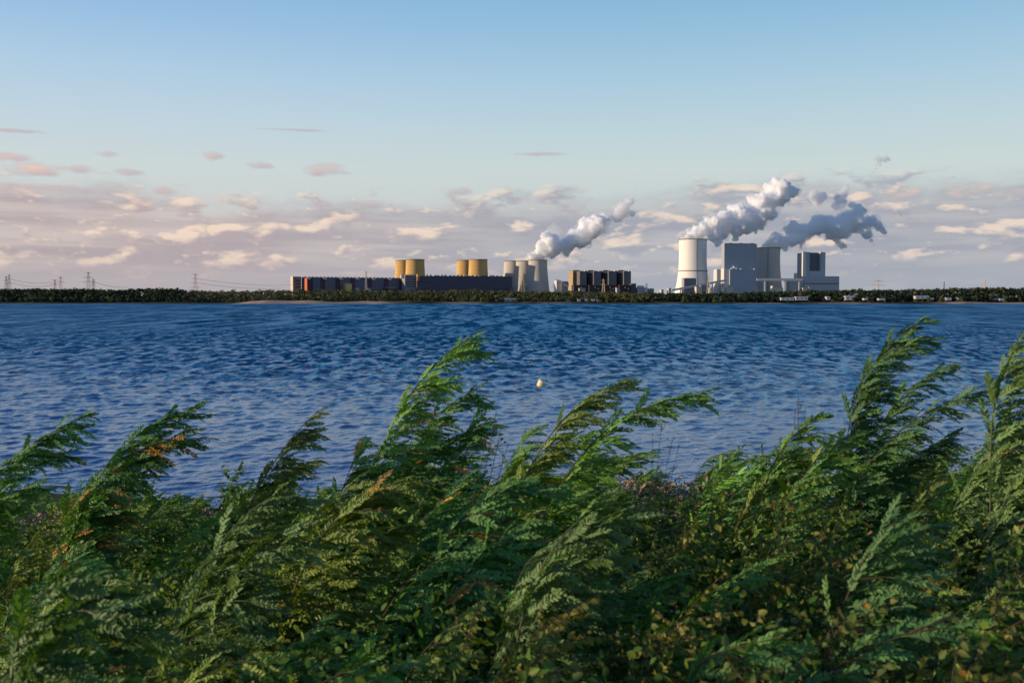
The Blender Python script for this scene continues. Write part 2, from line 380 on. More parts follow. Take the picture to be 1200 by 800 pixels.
# ------------------------------------------------------------------ buoy
def build_buoy():
    Y = 4*F/(452-HZ); b = empty('mooring_buoy', (wx(633.5, Y), Y, -0.03)); b.rotation_euler = (R(8), R(20), 0)
    tag(b, 'small yellow and white buoy tilted on the waves in the middle of the lake', 'buoy')
    ym = material('buoy yellow', (0.80, 0.55, 0.16), 0.4, 0.1, 8); wm = material('buoy white', (0.8, 0.72, 0.6), 0.4, 0.1, 8); dm = material('buoy waterline', (0.25, 0.09, 0.03), 0.6, .3, 9)
    lathe('float_body', [(0.0, -.12), (.13, -.12), (.185, -.08), (.20, 0.02), (.20, .12), (.19, .22)], ym, b, 24)
    lathe('top_shell', [(.19, .22), (.187, .27), (.17, .295), (.06, .31), (.0, .31)], wm, b, 24)
    lathe('waterline_band', [(.197, -.05), (.204, -.04), (.206, .0), (.202, .01)], dm, b, 24)
    mb = MB(); mb.bar((-.04, 0, .305), (-.04, 0, .36), .02); mb.bar((.04, 0, .305), (.04, 0, .36), .02); mb.bar((-.05, 0, .36), (.05, 0, .36), .02)
    mb.build('mooring_eye', material('galvanised steel', (.35, .36, .38), .4, .1, 9, metal=.8), b)
build_buoy()
# ------------------------------------------------------------------ power station
ZG = 2.0
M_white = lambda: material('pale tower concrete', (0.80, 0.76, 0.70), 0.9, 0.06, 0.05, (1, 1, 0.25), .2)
M_shadewhite = lambda: material('shaded tower concrete', (0.46, 0.44, 0.41), 0.9, 0.10, 0.05, (1, 1, 0.2), .2)  # pale tower concrete with its shade put into a darker colour
M_ochre = lambda: material('old ochre concrete', (0.58, 0.36, 0.135), 0.9, 0.14, 0.06, (1, 1, 0.7), .2, lines=(11.0, .07, 2))
M_old = lambda: material('weathered concrete', (0.50, 0.45, 0.39), 0.9, 0.13, 0.05, (1, 1, 0.6), .2, lines=(9.0, .06, 2))
M_rim = lambda: material('rim stain', (0.20, 0.165, 0.13), 0.9, 0.2, 0.1)
M_dark = lambda: material('dark steel', (0.05, 0.05, 0.055), 0.7, 0.2, 0.3)
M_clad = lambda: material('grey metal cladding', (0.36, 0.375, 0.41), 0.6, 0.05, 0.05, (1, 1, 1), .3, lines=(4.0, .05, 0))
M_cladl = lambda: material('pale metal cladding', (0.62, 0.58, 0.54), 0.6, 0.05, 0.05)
M_slate = lambda: material('slate cladding', (0.155, 0.140, 0.185), 0.7, 0.16, 0.06, lines=(6.0, .08, 0))
M_slate2 = lambda: material('dark hall cladding', (0.086, 0.078, 0.112), 0.7, 0.16, 0.06, lines=(7.0, .14, 2))
M_red = lambda: material('red brown panels', (0.092, 0.05, 0.06), 0.7, 0.2, 0.08)
M_orange = lambda: material('orange red pier', (0.55, 0.13, 0.06), 0.7, 0.1, 0.08)
M_cream = lambda: material('cream render', (0.62, 0.52, 0.40), 0.85, 0.08, 0.1)
M_conc = lambda: material('grey concrete', (0.26, 0.25, 0.26), 0.85, 0.12, 0.08)
M_glass = lambda: material('dark glazing', (0.03, 0.035, 0.045), 0.25, 0.1, 0.2)
M_brown = lambda: material('brown boiler cladding', (0.11, 0.085, 0.085), 0.8, 0.25, 0.08, lines=(5.5, .3, 2))
M_greyst = lambda: material('grey boiler screen', (0.17, 0.16, 0.165), 0.8, 0.2, 0.08, lines=(4.5, .35, 2))
M_yellow = lambda: material('yellow paint', (0.72, 0.45, 0.08), 0.6, 0.08, 0.2)
M_plaster = lambda: material('white render', (0.40, 0.40, 0.41), 0.8, 0.06, 0.3)
M_steel = lambda: material('galvanised lattice steel', (0.34, 0.31, 0.27), 0.6, 0.1, 0.5, metal=.3)

def tower(label, px, Y, prof, mat, group=None, ring=None, ladder=None, stain=True):
    """prof: (picture row, half width in pixels) from the top down to the foot"""
    ea = empty('cooling_tower', (wx(px, Y), Y, ZG)); tag(ea, label, 'cooling tower', group)
    k = Y/F
    zs = [wz(p, Y)-ZG for p, h in prof]; hs = [h*k for p, h in prof]
    zt, zb = zs[0], 9.0
    zz = np.linspace(zb, zt, 40); order = np.argsort(zs)
    # smooth hyperbola-like curve through the given widths
    co = np.polyfit(np.array(zs), np.array(hs), min(3, len(zs)-1)); rr = np.polyval(co, zz)
    out = [(r, z) for r, z in zip(rr, zz)]
    inn = [(r-1.2, z) for r, z in zip(rr[::-1], zz[::-1]) if z > zt-45]
    lathe('shell', out+[(rr[-1]-1.2, zt+.02)]+inn, mat, ea, 72)
    if stain:
        lathe('rim', [(rr[-1]+.25, zt-2.2), (rr[-1]+.7, zt-.2), (rr[-1]+.7, zt+.5), (rr[-1]-1.0, zt+.5)], M_rim(), ea, 72)
    if ring:
        zr = wz(ring, Y)-ZG; r = np.polyval(co, zr)
        lathe('ring_walkway', [(r+.2, zr-1.6), (r+1.2, zr-1.6), (r+1.2, zr+1.4), (r+.2, zr+1.4)], M_conc(), ea, 72)
    if ladder is not None:
        a = -math.pi/2+ladder; mb = MB()
        for z0, z1 in zip(zz[:-1:1], zz[1::1]):
            r0, r1 = np.polyval(co, z0)+.7, np.polyval(co, z1)+.7
            mb.bar((r0*math.cos(a), r0*math.sin(a), z0), (r1*math.cos(a), r1*math.sin(a), z1), 2.0)
        mb.build('stair_run', M_conc(), ea)
    mb = MB(); n = 28; r0 = np.polyval(co, zb)
    for i in range(n):
        a0 = 2*math.pi*i/n; a1 = a0+math.pi/n; a2 = a0-math.pi/n
        for b in (a1, a2): mb.bar((r0*1.05*math.cos(a0), r0*1.05*math.sin(a0), -1), (r0*math.cos(b), r0*math.sin(b), zb+.3), 1.2)
    mb.build('support_struts', M_conc(), ea)
    return ea

YT = 2900
# the white tower and its darker twin
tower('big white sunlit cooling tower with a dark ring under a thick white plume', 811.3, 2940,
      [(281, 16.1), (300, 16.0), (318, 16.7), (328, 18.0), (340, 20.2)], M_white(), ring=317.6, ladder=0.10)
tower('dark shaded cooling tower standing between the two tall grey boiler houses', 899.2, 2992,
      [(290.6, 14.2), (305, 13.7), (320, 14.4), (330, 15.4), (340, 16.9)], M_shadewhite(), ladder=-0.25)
# three old towers beside the boiler blocks
old = [(306, 10.6), (315, 10.9), (325, 11.6), (340, 13.1)]
tower('palest and rearmost of three old cooling towers, fully in the sun', 601.3, 3080, old, M_old(), 'three old cooling towers in a row')
tower('middle of three old cooling towers, its top sunlit and the rest in shadow', 615.3, 3006, old, M_old(), 'three old cooling towers in a row')
tower('front one of three old cooling towers, steam pouring from its rim', 630.2, 2926, [(305, 10.9), (315, 11.2), (325, 12.0), (340, 13.6)], M_old(), 'three old cooling towers in a row')
oc = [(304.3, 10.8), (312, 10.9), (320, 11.4), (330, 12.2), (340, 13.4)]
oc2 = [(305.2, 9.9), (313, 10.0), (320, 10.5), (330, 11.2), (340, 12.2)]
tower('golden cooling tower at the back of the left pair, half hidden by its neighbour', 473.6, 2990, oc2, M_ochre(), 'golden cooling towers behind the dark halls')
tower('golden cooling tower at the front of the left pair, its right side in shade', 486.8, 2900, oc, M_ochre(), 'golden cooling towers behind the dark halls')
tower('golden cooling tower at the back of the right pair, half hidden by its neighbour', 545.6, 2985, oc2, M_ochre(), 'golden cooling towers behind the dark halls')
tower('golden cooling tower at the front of the right pair, its right side in shade', 560.4, 2900, oc, M_ochre(), 'golden cooling towers behind the dark halls')

class Bld:
    """a building whose front left corner is at pixel column pl and whose front ends at column pr; local x along the front, y into depth"""
    def __init__(s, name, label, cat, pl, pr, Y, psi=12.0, group=None):
        s.psi = R(psi); s.Y = Y; s.X = wx(pl, Y); c, n = math.cos(s.psi), math.sin(s.psi); s.c, s.n = c, n
        s.e = empty(name, (s.X, Y, ZG), s.psi); tag(s.e, label, cat, group)
        s.w = s.fx(pr)
    def fx(s, px, y=0.0):
        """local x of pixel column px on the plane local y"""
        k = (px-600)/F; X = s.X-s.n*y; Y = s.Y+s.c*y
        return (k*Y-X)/(s.c-k*s.n)
    def fz(s, py): return wz(py, s.Y)-ZG
    def side(s, px):
        """depth that makes the left side reach column px"""
        k = (px-600)/F
        return (k*s.Y-s.X)/(-s.n-k*s.c)
    def box(s, name, mat, px0, px1, y0, y1, pt, pb, parent=None):
        return MB().box(s.fx(px0, y0), s.fx(px1, y0), y0, y1, s.fz(pb) if pb else 0.0, s.fz(pt)).build(name, mat, parent or s.e)

def station():
    # --- boiler house with the stepped front
    b = Bld('boiler_house', 'tall grey boiler house with a lower front block and one bright sunlit edge', 'power station', 848.2, 886.2, 2850)
    d = b.side(844.8)
    b.box('main_block', M_clad(), 848.2, 886.2, 0, d, 285.6, None)
    b.box('roof_plant', M_dark(), 850, 884.5, 3, d-3, 285.1, 285.7)
    for p in (854, 866, 879): b.box('roof_vent', M_conc(), p, p+3, 4, 10, 284.6, 285.4)
    b.box('front_block', M_clad(), 854.9, 886.4, -28, -.05, 316.0, None)
    b.box('sunlit_corner', M_cladl(), 848.0, 853.8, -22, -.05, 315.0, None)  # sunlit left side of the front block, light put into paler cladding
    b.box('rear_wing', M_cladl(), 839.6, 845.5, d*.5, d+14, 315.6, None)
    for p in (857, 868, 883.5): b.box('roof_unit', M_cream(), p, p+1.6, -16, -8, 314.9, 316.1)
    b.box('base_annex', M_clad(), 860, 888, -52, -28.1, 336.5, None)
    b.box('gate_building', M_cream(), 853.6, 859.5, -50, -34, 337.0, None)
    b.box('pump_house', M_cream(), 831, 835, -55, -38, 337.4, None)
    # --- small coal bunker in front of the white tower
    b = Bld('bunker_tower', 'mauve square bunker building in front of the white cooling tower', 'industrial building', 801.2, 815.6, 2690)
    d = b.side(798.4); b.box('wall', material('mauve cladding', (.36, .30, .30), .7, .06, .1), 801.2, 815.6, 0, d, 326.2, None)
    b.box('door_panel', material('mauve panel', (.22, .20, .22), .7, .06, .1), 801.9, 808.2, -.6, -.05, 327, 336); b.box('door_panel', MATS['mauve panel'], 808.8, 815, -.6, -.05, 327, 336)
    b.box('roof_slab', M_conc(), 801.0, 815.8, -.5, d+.5, 325.8, 326.15)
    # --- sloping conveyor
    Y = 2660; e = empty('conveyor_bridge', (wx(787, Y), Y, ZG)); tag(e, 'long grey covered conveyor sloping up to the stepped boiler house', 'conveyor')
    x1 = wx(852.5, Y)-wx(787, Y); z0, z1 = wz(340.2, Y)-ZG, wz(328.2, Y)-ZG
    MB().bar((0, 0, z0), (x1, 14, z1), 6.0, 4.6).build('gallery', M_clad(), e)
    MB().bar((0, 0, z0+2.6), (x1, 14, z1+2.6), 6.6, .5).build('gallery_roof', M_cladl(), e)
    for f in (.3, .52, .74, .93):
        mb = MB(); zz = z0+(z1-z0)*f
        mb.bar((x1*f-3, 14*f, 0), (x1*f, 14*f, zz-2.4), 1.2); mb.bar((x1*f+3, 14*f, 0), (x1*f, 14*f, zz-2.4), 1.2); mb.build('trestle', M_conc(), e)
    # --- little sunlit sheds at the foot of the conveyor
    for (pl, pr, pt, lab) in ((774.6, 777.6, 339.6, 'tiny pale shed left of the conveyor foot'), (783.2, 786.6, 337.9, 'pale box building at the conveyor foot'),
                              (815.8, 820, 336.0, 'pale narrow shed under the conveyor beside the bunker'), (798.5, 801.6, 339.6, 'tiny pale shed in front of the conveyor trestles'),
                              (821.3, 828.5, 334.5, 'dull grey shed under the raised end of the conveyor')):
        b = Bld('shed', lab, 'shed', pl, pr, 2640); b.box('wall', M_cream() if 'dull' not in lab else M_conc(), pl, pr, 0, 12, pt, None); b.box('roof', M_conc(), pl-.15, pr+.15, -.5, 12.5, pt-.35, pt-.02)
    # --- pipe bridge between the two blocks
    Y = 2790; e = empty('pipe_bridge', (wx(886.6, Y), Y, ZG)); tag(e, 'grey level pipe bridge on pylons linking the two grey boiler houses', 'bridge')
    x1 = wx(940.5, Y)-wx(886.6, Y); zt, zb = wz(326.2, Y)-ZG, wz(329.0, Y)-ZG
    MB().box(0, x1, 0, 7, zb, zt).build('deck', M_clad(), e)
    for p, w in ((896.4, 1.7), (919.6, 1.5), (936.5, 1.2)):
        xc = wx(p, Y)-wx(886.6, Y); h = w*Y/F/2
        mb = MB(); mb.box(xc-h, xc+h, .5, 6.5, 0, zb-.02); mb.build('pier', M_clad(), e)
    # --- right boiler house
    b = Bld('boiler_house', 'stepped grey boiler house at the right end with a dark recessed panel', 'power station', 943.7, 966.4, 2922, 11)
    d = b.side(933.4)
    b.box('main_block', material('light grey cladding', (.42, .42, .43), .6, .05, .05, lines=(4.0, .05, 0)), 943.7, 966.4, 0, d, 296.0, None)
    lg = MATS['light grey cladding']
    b.box('sunlit_corner', M_cladl(), 941.6, 943.9, -13, -.05, 295.4, 324)
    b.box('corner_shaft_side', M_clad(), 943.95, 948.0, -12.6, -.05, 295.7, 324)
    b.box('right_pier', lg, 960.9, 966.4, -12.6, -.05, 295.7, 324)
    b.box('recess_panel', material('recess grey', (.13, .135, .155), .5, .2, .04), 948.05, 960.85, -2.0, -.06, 296.6, 317.6)
    b.box('sill_block', lg, 948.05, 960.85, -12.6, -.06, 317.7, 324)
    b.box('roof_unit', M_cladl(), 960.6, 961.8, -13, -8, 294.9, 296.4)
    lh = b.box('low_hall', lg, 942.4, 982.9, -48, -12.7, 324.1, None)
    b.box('strip_window', M_glass(), 942.6, 982.4, -48.5, -48.03, 332.2, 333.0, lh)
    b.box('low_wing', lg, 925.2, 942.3, -44, -20, 329.2, None)
    for p in (331.4, 334.2): b.box('wing_canopy', M_cream(), 926, 942, -46, -44.05, p, p+.45)
    b.box('roof_turret', M_cream(), 931.2, 933.4, -20, -12, 320.4, None)
    for (p0, p1, pt) in ((940.5, 947, 337.4), (947.5, 951, 336.6)): b.box('entrance_block', M_cream(), p0, p1, -62, -50, pt, None)
    b = Bld('shed', 'pale sunlit low building under the pipe bridge', 'shed', 904.6, 917.5, 2740)
    b.box('wall', M_cream(), 904.6, 907.4, 0, 10, 334.8, None); b.box('lean_to', M_cream(), 907.5, 917.5, 1, 10, 337.2, None)
    # --- four older boiler blocks
    xs = [(671.8, 679.3, 687.2), (689.7, 695.6, 704.0), (707.4, 713.0, 722.3), (725.1, 730.8, 739.2)]
    words = ['sunlit left face at the left end', 'second from the left', 'third from the left', 'right end beside the low annex']
    for (a, m, r), w in zip(xs, words):
        b = Bld('boiler_block', 'dark ribbed boiler block, '+w+' of the row of four', 'boiler block', m, r, 2750, 14, 'row of four dark boiler blocks')
        d = b.side(a); dd = min(d, 70)
        b.box('screen_wall', M_greyst(), m, r, 0, 30, 318.0, None)
        MB().box(b.fx(a, 26), b.fx(r-.6, 26)-.1, 30.05, 30+40, 0, b.fz(317.0)).build('boiler_casing', M_brown() if w != words[0] else material('sunlit casing', (.42, .30, .17), .8, .25, .08, lines=(5.5, .35, 2)), b.e)  # first block: sunlight on its left face put into a paler casing
        MB().box(b.fx(a+.2, 26), b.fx(m+.2, 26), 29, 68, b.fz(316.9), b.fz(316.2)).build('roof_cap', material('rusty cap', (.36, .24, .17), .8, .15, .1), b.e)
        MB().box(b.fx(r-1.6), b.fx(r-.4), 4, 12, b.fz(317.9), b.fz(316.7)).build('roof_stack', M_cream(), b.e)
        for k in range(9):
            z = b.fz(336-k*2.0)
            MB().box(b.fx(a-.25, 26), b.fx(m-.4, 26), 24, 29.9, z, z+.7).build('gallery', M_cream() if k % 2 == 0 and w != words[0] else M_dark(), b.e)
        MB().box(b.fx(m-1.5, 10), b.fx(m-.8, 10), 9, 13, 0, b.fz(319)).build('stair_tower', M_greyst(), b.e)
        if w != words[3]: 
            mb = MB()
            for k in range(7): mb.box(b.fx(r+.1, 60), b.fx(r+2.2, 60), 60, 66, b.fz(336-k*2.5), b.fz(335-k*2.5))
            mb.bar((b.fx(r+1.1, 60), 63, 0), (b.fx(r+1.1, 60), 63, b.fz(318.5)), 1.6)
            mb.build('service_tower', material('pale pink steel', (.5, .42, .38), .7, .1, .2), b.e)
        b.box('coal_bunker', material('sooty cladding', (.062, .048, .052), .8, .2, .08), a+.6, r+1.2, -22, -.05, 334.0, None)
        for (p, q) in ((m+1.2, 336.0), (m+5, 337.5)): b.box('lamp_housing', M_cream(), p, p+1.0, -23.2, -22.05, q, q+1.8)
    b = Bld('low_annex', 'low dark annex at the right foot of the boiler block row', 'industrial building', 739.8, 745.3, 2730)
    b.box('wall', M_brown(), 739.8, 745.3, 0, 30, 332.6, None); b.box('roof', M_dark(), 739.6, 745.5, -.5, 30.5, 332.2, 332.55)
    b = Bld('workshop', 'grey and cream workshop right of the boiler block row', 'industrial building', 746.2, 758.6, 2740)
    b.box('wall', M_clad(), 746.2, 756.0, 0, 20, 336.8, None); b.box('upper_storey', M_cream(), 748, 754.4, 3, 14, 334.6, 336.78); b.box('stair_head', M_cream(), 755.2, 758.6, -4, -.06, 336.6, None)
    b.box('rear_hall', M_conc(), 757.2, 766.2, 12, 26, 337.9, None)
    for p in (756.6, 757.8): b.box('vent_pipe', M_dark(), p, p+.45, 6, 7, 331.8, 336.8)
    # --- pale hall and chute left of the boiler blocks
    b = Bld('transfer_house', 'pale blocky transfer house with chutes left of the boiler blocks', 'industrial building', 657.6, 665.6, 2840, 16)
    b.box('grey_hall', M_clad(), 657.6, 665.6, 0, 30, 329.6, None); d = 24
    b.box('pale_tower', M_cladl(), 652.2, 657.5, 4, 26, 328.4, None); b.box('roof_rail', M_dark(), 651.6, 655.2, 6, 20, 327.4, 327.8)
    MB().bar((b.fx(660), -6, b.fz(333)), (b.fx(672), -14, b.fz(340)), 4, 4).build('chute', M_plaster(), b.e)
    b.box('head_house', M_brown(), 665.7, 673.2, -4, 10, 331.2, 335.0); b.box('head_leg', M_conc(), 670, 672.6, -3, 8, 335.05, None)
    for (pl, pr, pt, lab) in ((679.2, 686, 338.4, 'white low shed at the foot of the sunlit boiler block'), (722.6, 726, 337.6, 'small pale shed with an orange roof before the third boiler block')):
        b = Bld('shed', lab, 'shed', pl, pr, 2690); b.box('wall', M_plaster(), pl, pr, 0, 12, pt, None); b.box('roof', M_orange() if 'orange' in lab else M_conc(), pl-.2, pr+.2, -.5, 12.5, pt-.9, pt-.03)
    # --- long turbine hall at the left
    b = Bld('turbine_hall', 'long dark turbine hall with an orange pier near its pale left end', 'turbine hall', 356.8, 474.5, 2700, 28)
    d = b.side(343.7)
    dh = 26
    b.box('wall', M_slate(), 356.8, 474.5, 0, dh, 325.0, None)
    b.box('roof_edge', M_conc(), 356.8, 474.5, -.4, dh, 324.55, 324.98)
    MB().box(-.6, 1.4, -b.side(353.4)*1.0-1, -.81, 0, b.fz(326.1)).build('orange_pier', M_orange(), b.e)
    eb = b.box('end_block', material('mauve concrete', (.19, .165, .17), .85, .1, .1), 344.2, 353.3, 4, dh, 324.2, None)
    MB().box(b.fx(344.2, 4)-1.6, b.fx(344.2, 4)-.05, 3.5, dh, 0, b.fz(324.0)).build('end_wall', M_cream(), b.e)
    for i, p in enumerate((328.2, 331.8, 335.4)): b.box('strip_window', M_glass(), 347.2+.7*(i % 2), 352.4, 3.5, 3.95, p, p+1.2, eb)
    for i, p in enumerate((362, 376, 393.5, 411, 430.5, 450, 468)): b.box('red_panel', M_red(), p, p+5.2, -.8, -.05, 326.2, None)
    for i in range(6): b.box('roof_monitor', M_cream(), 361+19*i, 364.4+19*i, -9, 7, 324.9-.02, 327.4)
    for i in range(26): b.box('roof_vent', M_dark(), 357.6+4.5*i, 358.8+4.5*i, 4, 7, 324.0-.1*(i % 3), 324.5)
    b.box('tank_house', M_yellow(), 406.0, 412.6, -34, -12, 332.0, None); b.box('tank_house_panel', M_cream(), 406.6, 411.8, -34.6, -34.05, 334.4, 337.8)
    for (p0, p1) in ((416.8, 421.2), (430.2, 434.6)): b.box('white_annex', M_plaster(), p0, p1, -20, -8, 337.2, None)
    b.box('loading_canopy', M_plaster(), 452, 464.5, -24, -10, 336.2, 336.9); b.box('loading_post', M_red(), 450.8, 452.4, -22, -18, 334.4, None)
    # --- middle tower block and long dark hall
    b = Bld('office_block', 'grey concrete block joining the two dark halls below the golden towers', 'industrial building', 474.8, 488.6, 2770, 18)
    ow = b.box('wall', M_conc(), 474.8, 488.6, 0, 46, 321.9, None)
    for k in range(5): b.box('window_band', M_glass(), 475.6, 488.0, -.5, -.04, 324.2+k*2.7, 325.1+k*2.7, ow)
    b.box('roof_house', M_cream(), 470.4, 473.4, 10, 22, 321.8, 326)
    b = Bld('boiler_hall', 'long windowless dark hall with a row of sunlit vents along its roof', 'boiler hall', 488.9, 600.2, 2765, 18)
    b.box('wall', M_slate2(), 488.9, 600.2, 0, 46, 323.9, None)
    b.box('sunlit_bay', M_orange(), 489.4, 492.2, -6, -.05, 324.4, 329.0); b.box('bay_roof', M_yellow(), 489.2, 492.6, -6.5, 3, 321.4, 324.35)
    ps = [500, 504, 509.5, 513.5, 517, 521, 527.5, 531.5, 535.5, 540.5, 545, 549, 553.5, 558, 562.5, 567.5, 573.5, 577, 582.5, 586.5, 591.5, 595.5]
    for i, p in enumerate(ps):
        b.box('roof_vent', M_cream() if i % 3 else M_conc(), p, p+1.7+1.2*((i*7) % 3)/2, 3, 12+(i % 4)*3, 321.6+.5*((i*5) % 4)/2, 323.88)
    for p0, p1, pt in ((490, 600, 323.3), (564, 571, 322.4)): b.box('parapet', M_slate2(), p0, p1, -.5-(p1 < 590)*.3, 2.0, pt, 323.9-.02)
    b.box('corner_buttress', M_slate(), 598.9, 602.6, -3, 20, 336.0, None)
    for k in range(4): b.box('wall_rib', M_slate(), 489.5, 600.0, -.7, -.05, 326.4+2.9*k, 326.8+2.9*k)
station()

# ------------------------------------------------------------------ pylons, mast, lines
def pylon(label, px, pt, Y, arms, hw, group='electricity pylons above the trees', mat=None, s=.55):
    e = empty('power_pylon', (wx(px, Y), Y, ZG)); tag(e, label, 'pylon', group); mat = mat or M_steel()
    H = wz(pt, Y)-ZG; mb = MB(); b0 = H*.085; tk = s*Y/F*.55
    def w(z): return b0*(1-z/H)+H*.012
    lv = np.linspace(0, H, 10)
    for a, b in zip(lv[:-1], lv[1:]):
        wa, wb = w(a), w(b)
        for sx, sy in ((-1, -1), (1, -1), (1, 1), (-1, 1)): mb.bar((sx*wa, sy*wa, a), (sx*wb, sy*wb, b), tk*.6)
        for sy in (-1, 1):
            mb.bar((-wa, sy*wa, a), (wb, sy*wb, b), tk*.35); mb.bar((wa, sy*wa, a), (-wb, sy*wb, b), tk*.35)
    mb.build('mast', mat, e)
    for (py, h) in arms:
        z = wz(py, Y)-ZG; L = h*Y/F; m = MB()
        for sg in (-1, 1):
            m.bar((0, 0, z+L*.14), (sg*L, 0, z), tk*.8, w2=tk*.4); m.bar((0, 0, z-.2), (sg*L, 0, z), tk*.8, w2=tk*.5)
        ca = m.build('crossarm', mat, e)
        for sg in (-1, 1):
            for f in (.55, .97): MB().bar((sg*L*f, 0, z-tk*.3), (sg*L*f, 0, z-L*.16), tk*.35).build('insulator', mat, ca)
    return e
DK = material('dark lattice steel', (.19, .16, .16), .6, .1, .5)
pylon('front pylon of the close pair at the left edge', 11.7, 322, 1600, [(322.6, 2.2), (327.2, 3.4), (331.8, 2.6)], 3, mat=DK)
pylon('rear pylon of the close pair at the left edge', 8.2, 323.8, 1750, [(324.6, 2.0), (328.4, 3.0), (332.6, 2.4)], 3, mat=DK)
pylon('short pylon left of the faint taller one beyond the dark wood', 65.2, 327.8, 1700, [(328.4, 3.6), (332.8, 4.2)], 4, mat=DK)
pylon('faint tall pylon between the short one and the big three armed one', 71.8, 324, 1950, [(325.2, 3.2), (330.4, 5.2)], 5)
pylon('big three armed pylon above the dark wood at the left', 104.4, 319.0, 1500, [(319.8, 3.6), (325.2, 6.2), (330.4, 7.4)], 7, mat=DK)
pylon('small pylon right behind the big three armed pylon', 110.2, 326.8, 1800, [(328.2, 2.4), (331.0, 3.0), (333.6, 3.4)], 3, mat=DK)
pylon('lone pylon from which two wires run right to the dark hall', 229.5, 320.6, 1500, [(321.6, 3.4), (326.6, 5.0), (331.6, 5.8), (336.8, 6.4)], 6)
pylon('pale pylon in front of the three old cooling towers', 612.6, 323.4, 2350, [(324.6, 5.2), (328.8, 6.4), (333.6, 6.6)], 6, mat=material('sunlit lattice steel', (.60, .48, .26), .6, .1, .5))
pylon('grey pylon between the old towers and the transfer house', 648.6, 332.0, 2500, [(333.2, 2.2), (335.8, 2.8)], 3)
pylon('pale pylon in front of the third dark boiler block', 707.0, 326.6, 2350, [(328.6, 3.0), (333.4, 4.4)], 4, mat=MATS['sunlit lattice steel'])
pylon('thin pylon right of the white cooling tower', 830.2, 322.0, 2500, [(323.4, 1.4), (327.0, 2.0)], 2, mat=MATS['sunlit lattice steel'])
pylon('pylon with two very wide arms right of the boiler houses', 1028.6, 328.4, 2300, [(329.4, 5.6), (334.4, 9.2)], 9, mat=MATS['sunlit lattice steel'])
def mast(label, px, pt, Y, mat, hw):
    e = empty('lattice_mast', (wx(px, Y), Y, ZG)); tag(e, label, 'mast'); H = wz(pt, Y)-ZG; mb = MB(); w = hw*Y/F; tk = .3*Y/F
    lv = np.linspace(0, H, 12)
    for a, b in zip(lv[:-1], lv[1:]):
        k0, k1 = 1.2-.6*a/H, 1.2-.6*b/H
        for sx, sy in ((-1, -1), (1, -1), (1, 1), (-1, 1)): mb.bar((sx*w*k0, sy*w*k0, a), (sx*w*k1, sy*w*k1, b), tk*.8)
        mb.bar((-w*k0, -w*k0, a), (w*k1, -w*k1, b), tk*.5); mb.bar((w*k0, -w*k0, a), (-w*k1, -w*k1, b), tk*.5)
    mb.build('lattice', mat, e); MB().box(-w, w, -w, w, H-.5*tk, H+tk).build('head_platform', mat, e)
    MB().bar((0, 0, H), (0, 0, H+2.2*Y/F), tk*.5).build('antenna', mat, e)
mast('slim grey lattice mast in front of the long turbine hall', 429.4, 318.8, 2600, M_steel(), .95)
mast('tiny dark mast on the far right horizon', 1105.6, 330.6, 2400, DK, .5)
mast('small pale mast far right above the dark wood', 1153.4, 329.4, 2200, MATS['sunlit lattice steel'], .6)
def wire(label, a, b, sag):
    p0 = Vector((wx(a[0], a[2]), a[2], wz(a[1], a[2]))); p1 = Vector((wx(b[0], b[2]), b[2], wz(b[1], b[2]))); mb = MB(); n = 16; prev = p0
    for i in range(1, n+1):
        f = i/n; q = p0.lerp(p1, f)-Vector((0, 0, sag*4*f*(1-f))); mb.bar(prev, q, .36); prev = q
    o = mb.build('power_line', material('dull cable', (.10, .10, .11), .6, .05, 1)); tag(o, label, 'power line', 'wires between the pylons')
wire('upper wire sagging from the lone pylon to the turbine hall', (235, 327, 1500), (344, 333.6, 2400), 5)
wire('lower wire sagging from the lone pylon to the turbine hall', (235, 332, 1500), (330, 337.6, 2400), 4)
wire('upper wire from the edge pylons to the short pylon', (14, 327, 1600), (62, 330.5, 1700), 4)
wire('lower wire from the edge pylons to the short pylon', (14, 331.5, 1600), (62, 334, 1700), 4)
wire('wire from the big three armed pylon into the wood', (111, 330.2, 1500), (150, 336.5, 1700), 3)

# ------------------------------------------------------------------ low white buildings by the far shore
def cabin(label, pl, pr, pt, pb, roofh, Y=None, name='cabin', kind=0):
    X = wx((pl+pr)/2, 1035); Y = float(shore_y(X))+26 if Y is None else Y
    pt = pt+.6; z0 = wz(pb, Y); b = empty(name, (wx(pl, Y), Y, z0)); tag(b, label, 'building' if name != 'caravan' else 'caravan')
    w = (pr-pl)*Y/F; h = wz(pt, Y)-z0; rh = roofh*Y/F
    wl = MB().box(0, w, 0, 6, -.7, h-rh).build('wall', M_plaster(), b)
    mb = MB(); mb.hexa([(-.5, -.5, h-rh+.01), (w+.5, -.5, h-rh+.01), (w+.5, 6.5, h-rh+.01), (-.5, 6.5, h-rh+.01), (-.3, 1.5, h), (w+.3, 1.5, h), (w+.3, 4.5, h), (-.3, 4.5, h)])
    mb.build('roof', material('pale sheet roof', (.55, .57, .60), .5, .06, .3), b)
    n = max(1, int(w/4)); 
    for i in range(n):
        x = w*(i+.5)/n; MB().box(x-.7, x+.7, -.06, -.003, .5, min(1.9, (h-rh)*.8)).build('window', M_glass(), wl)
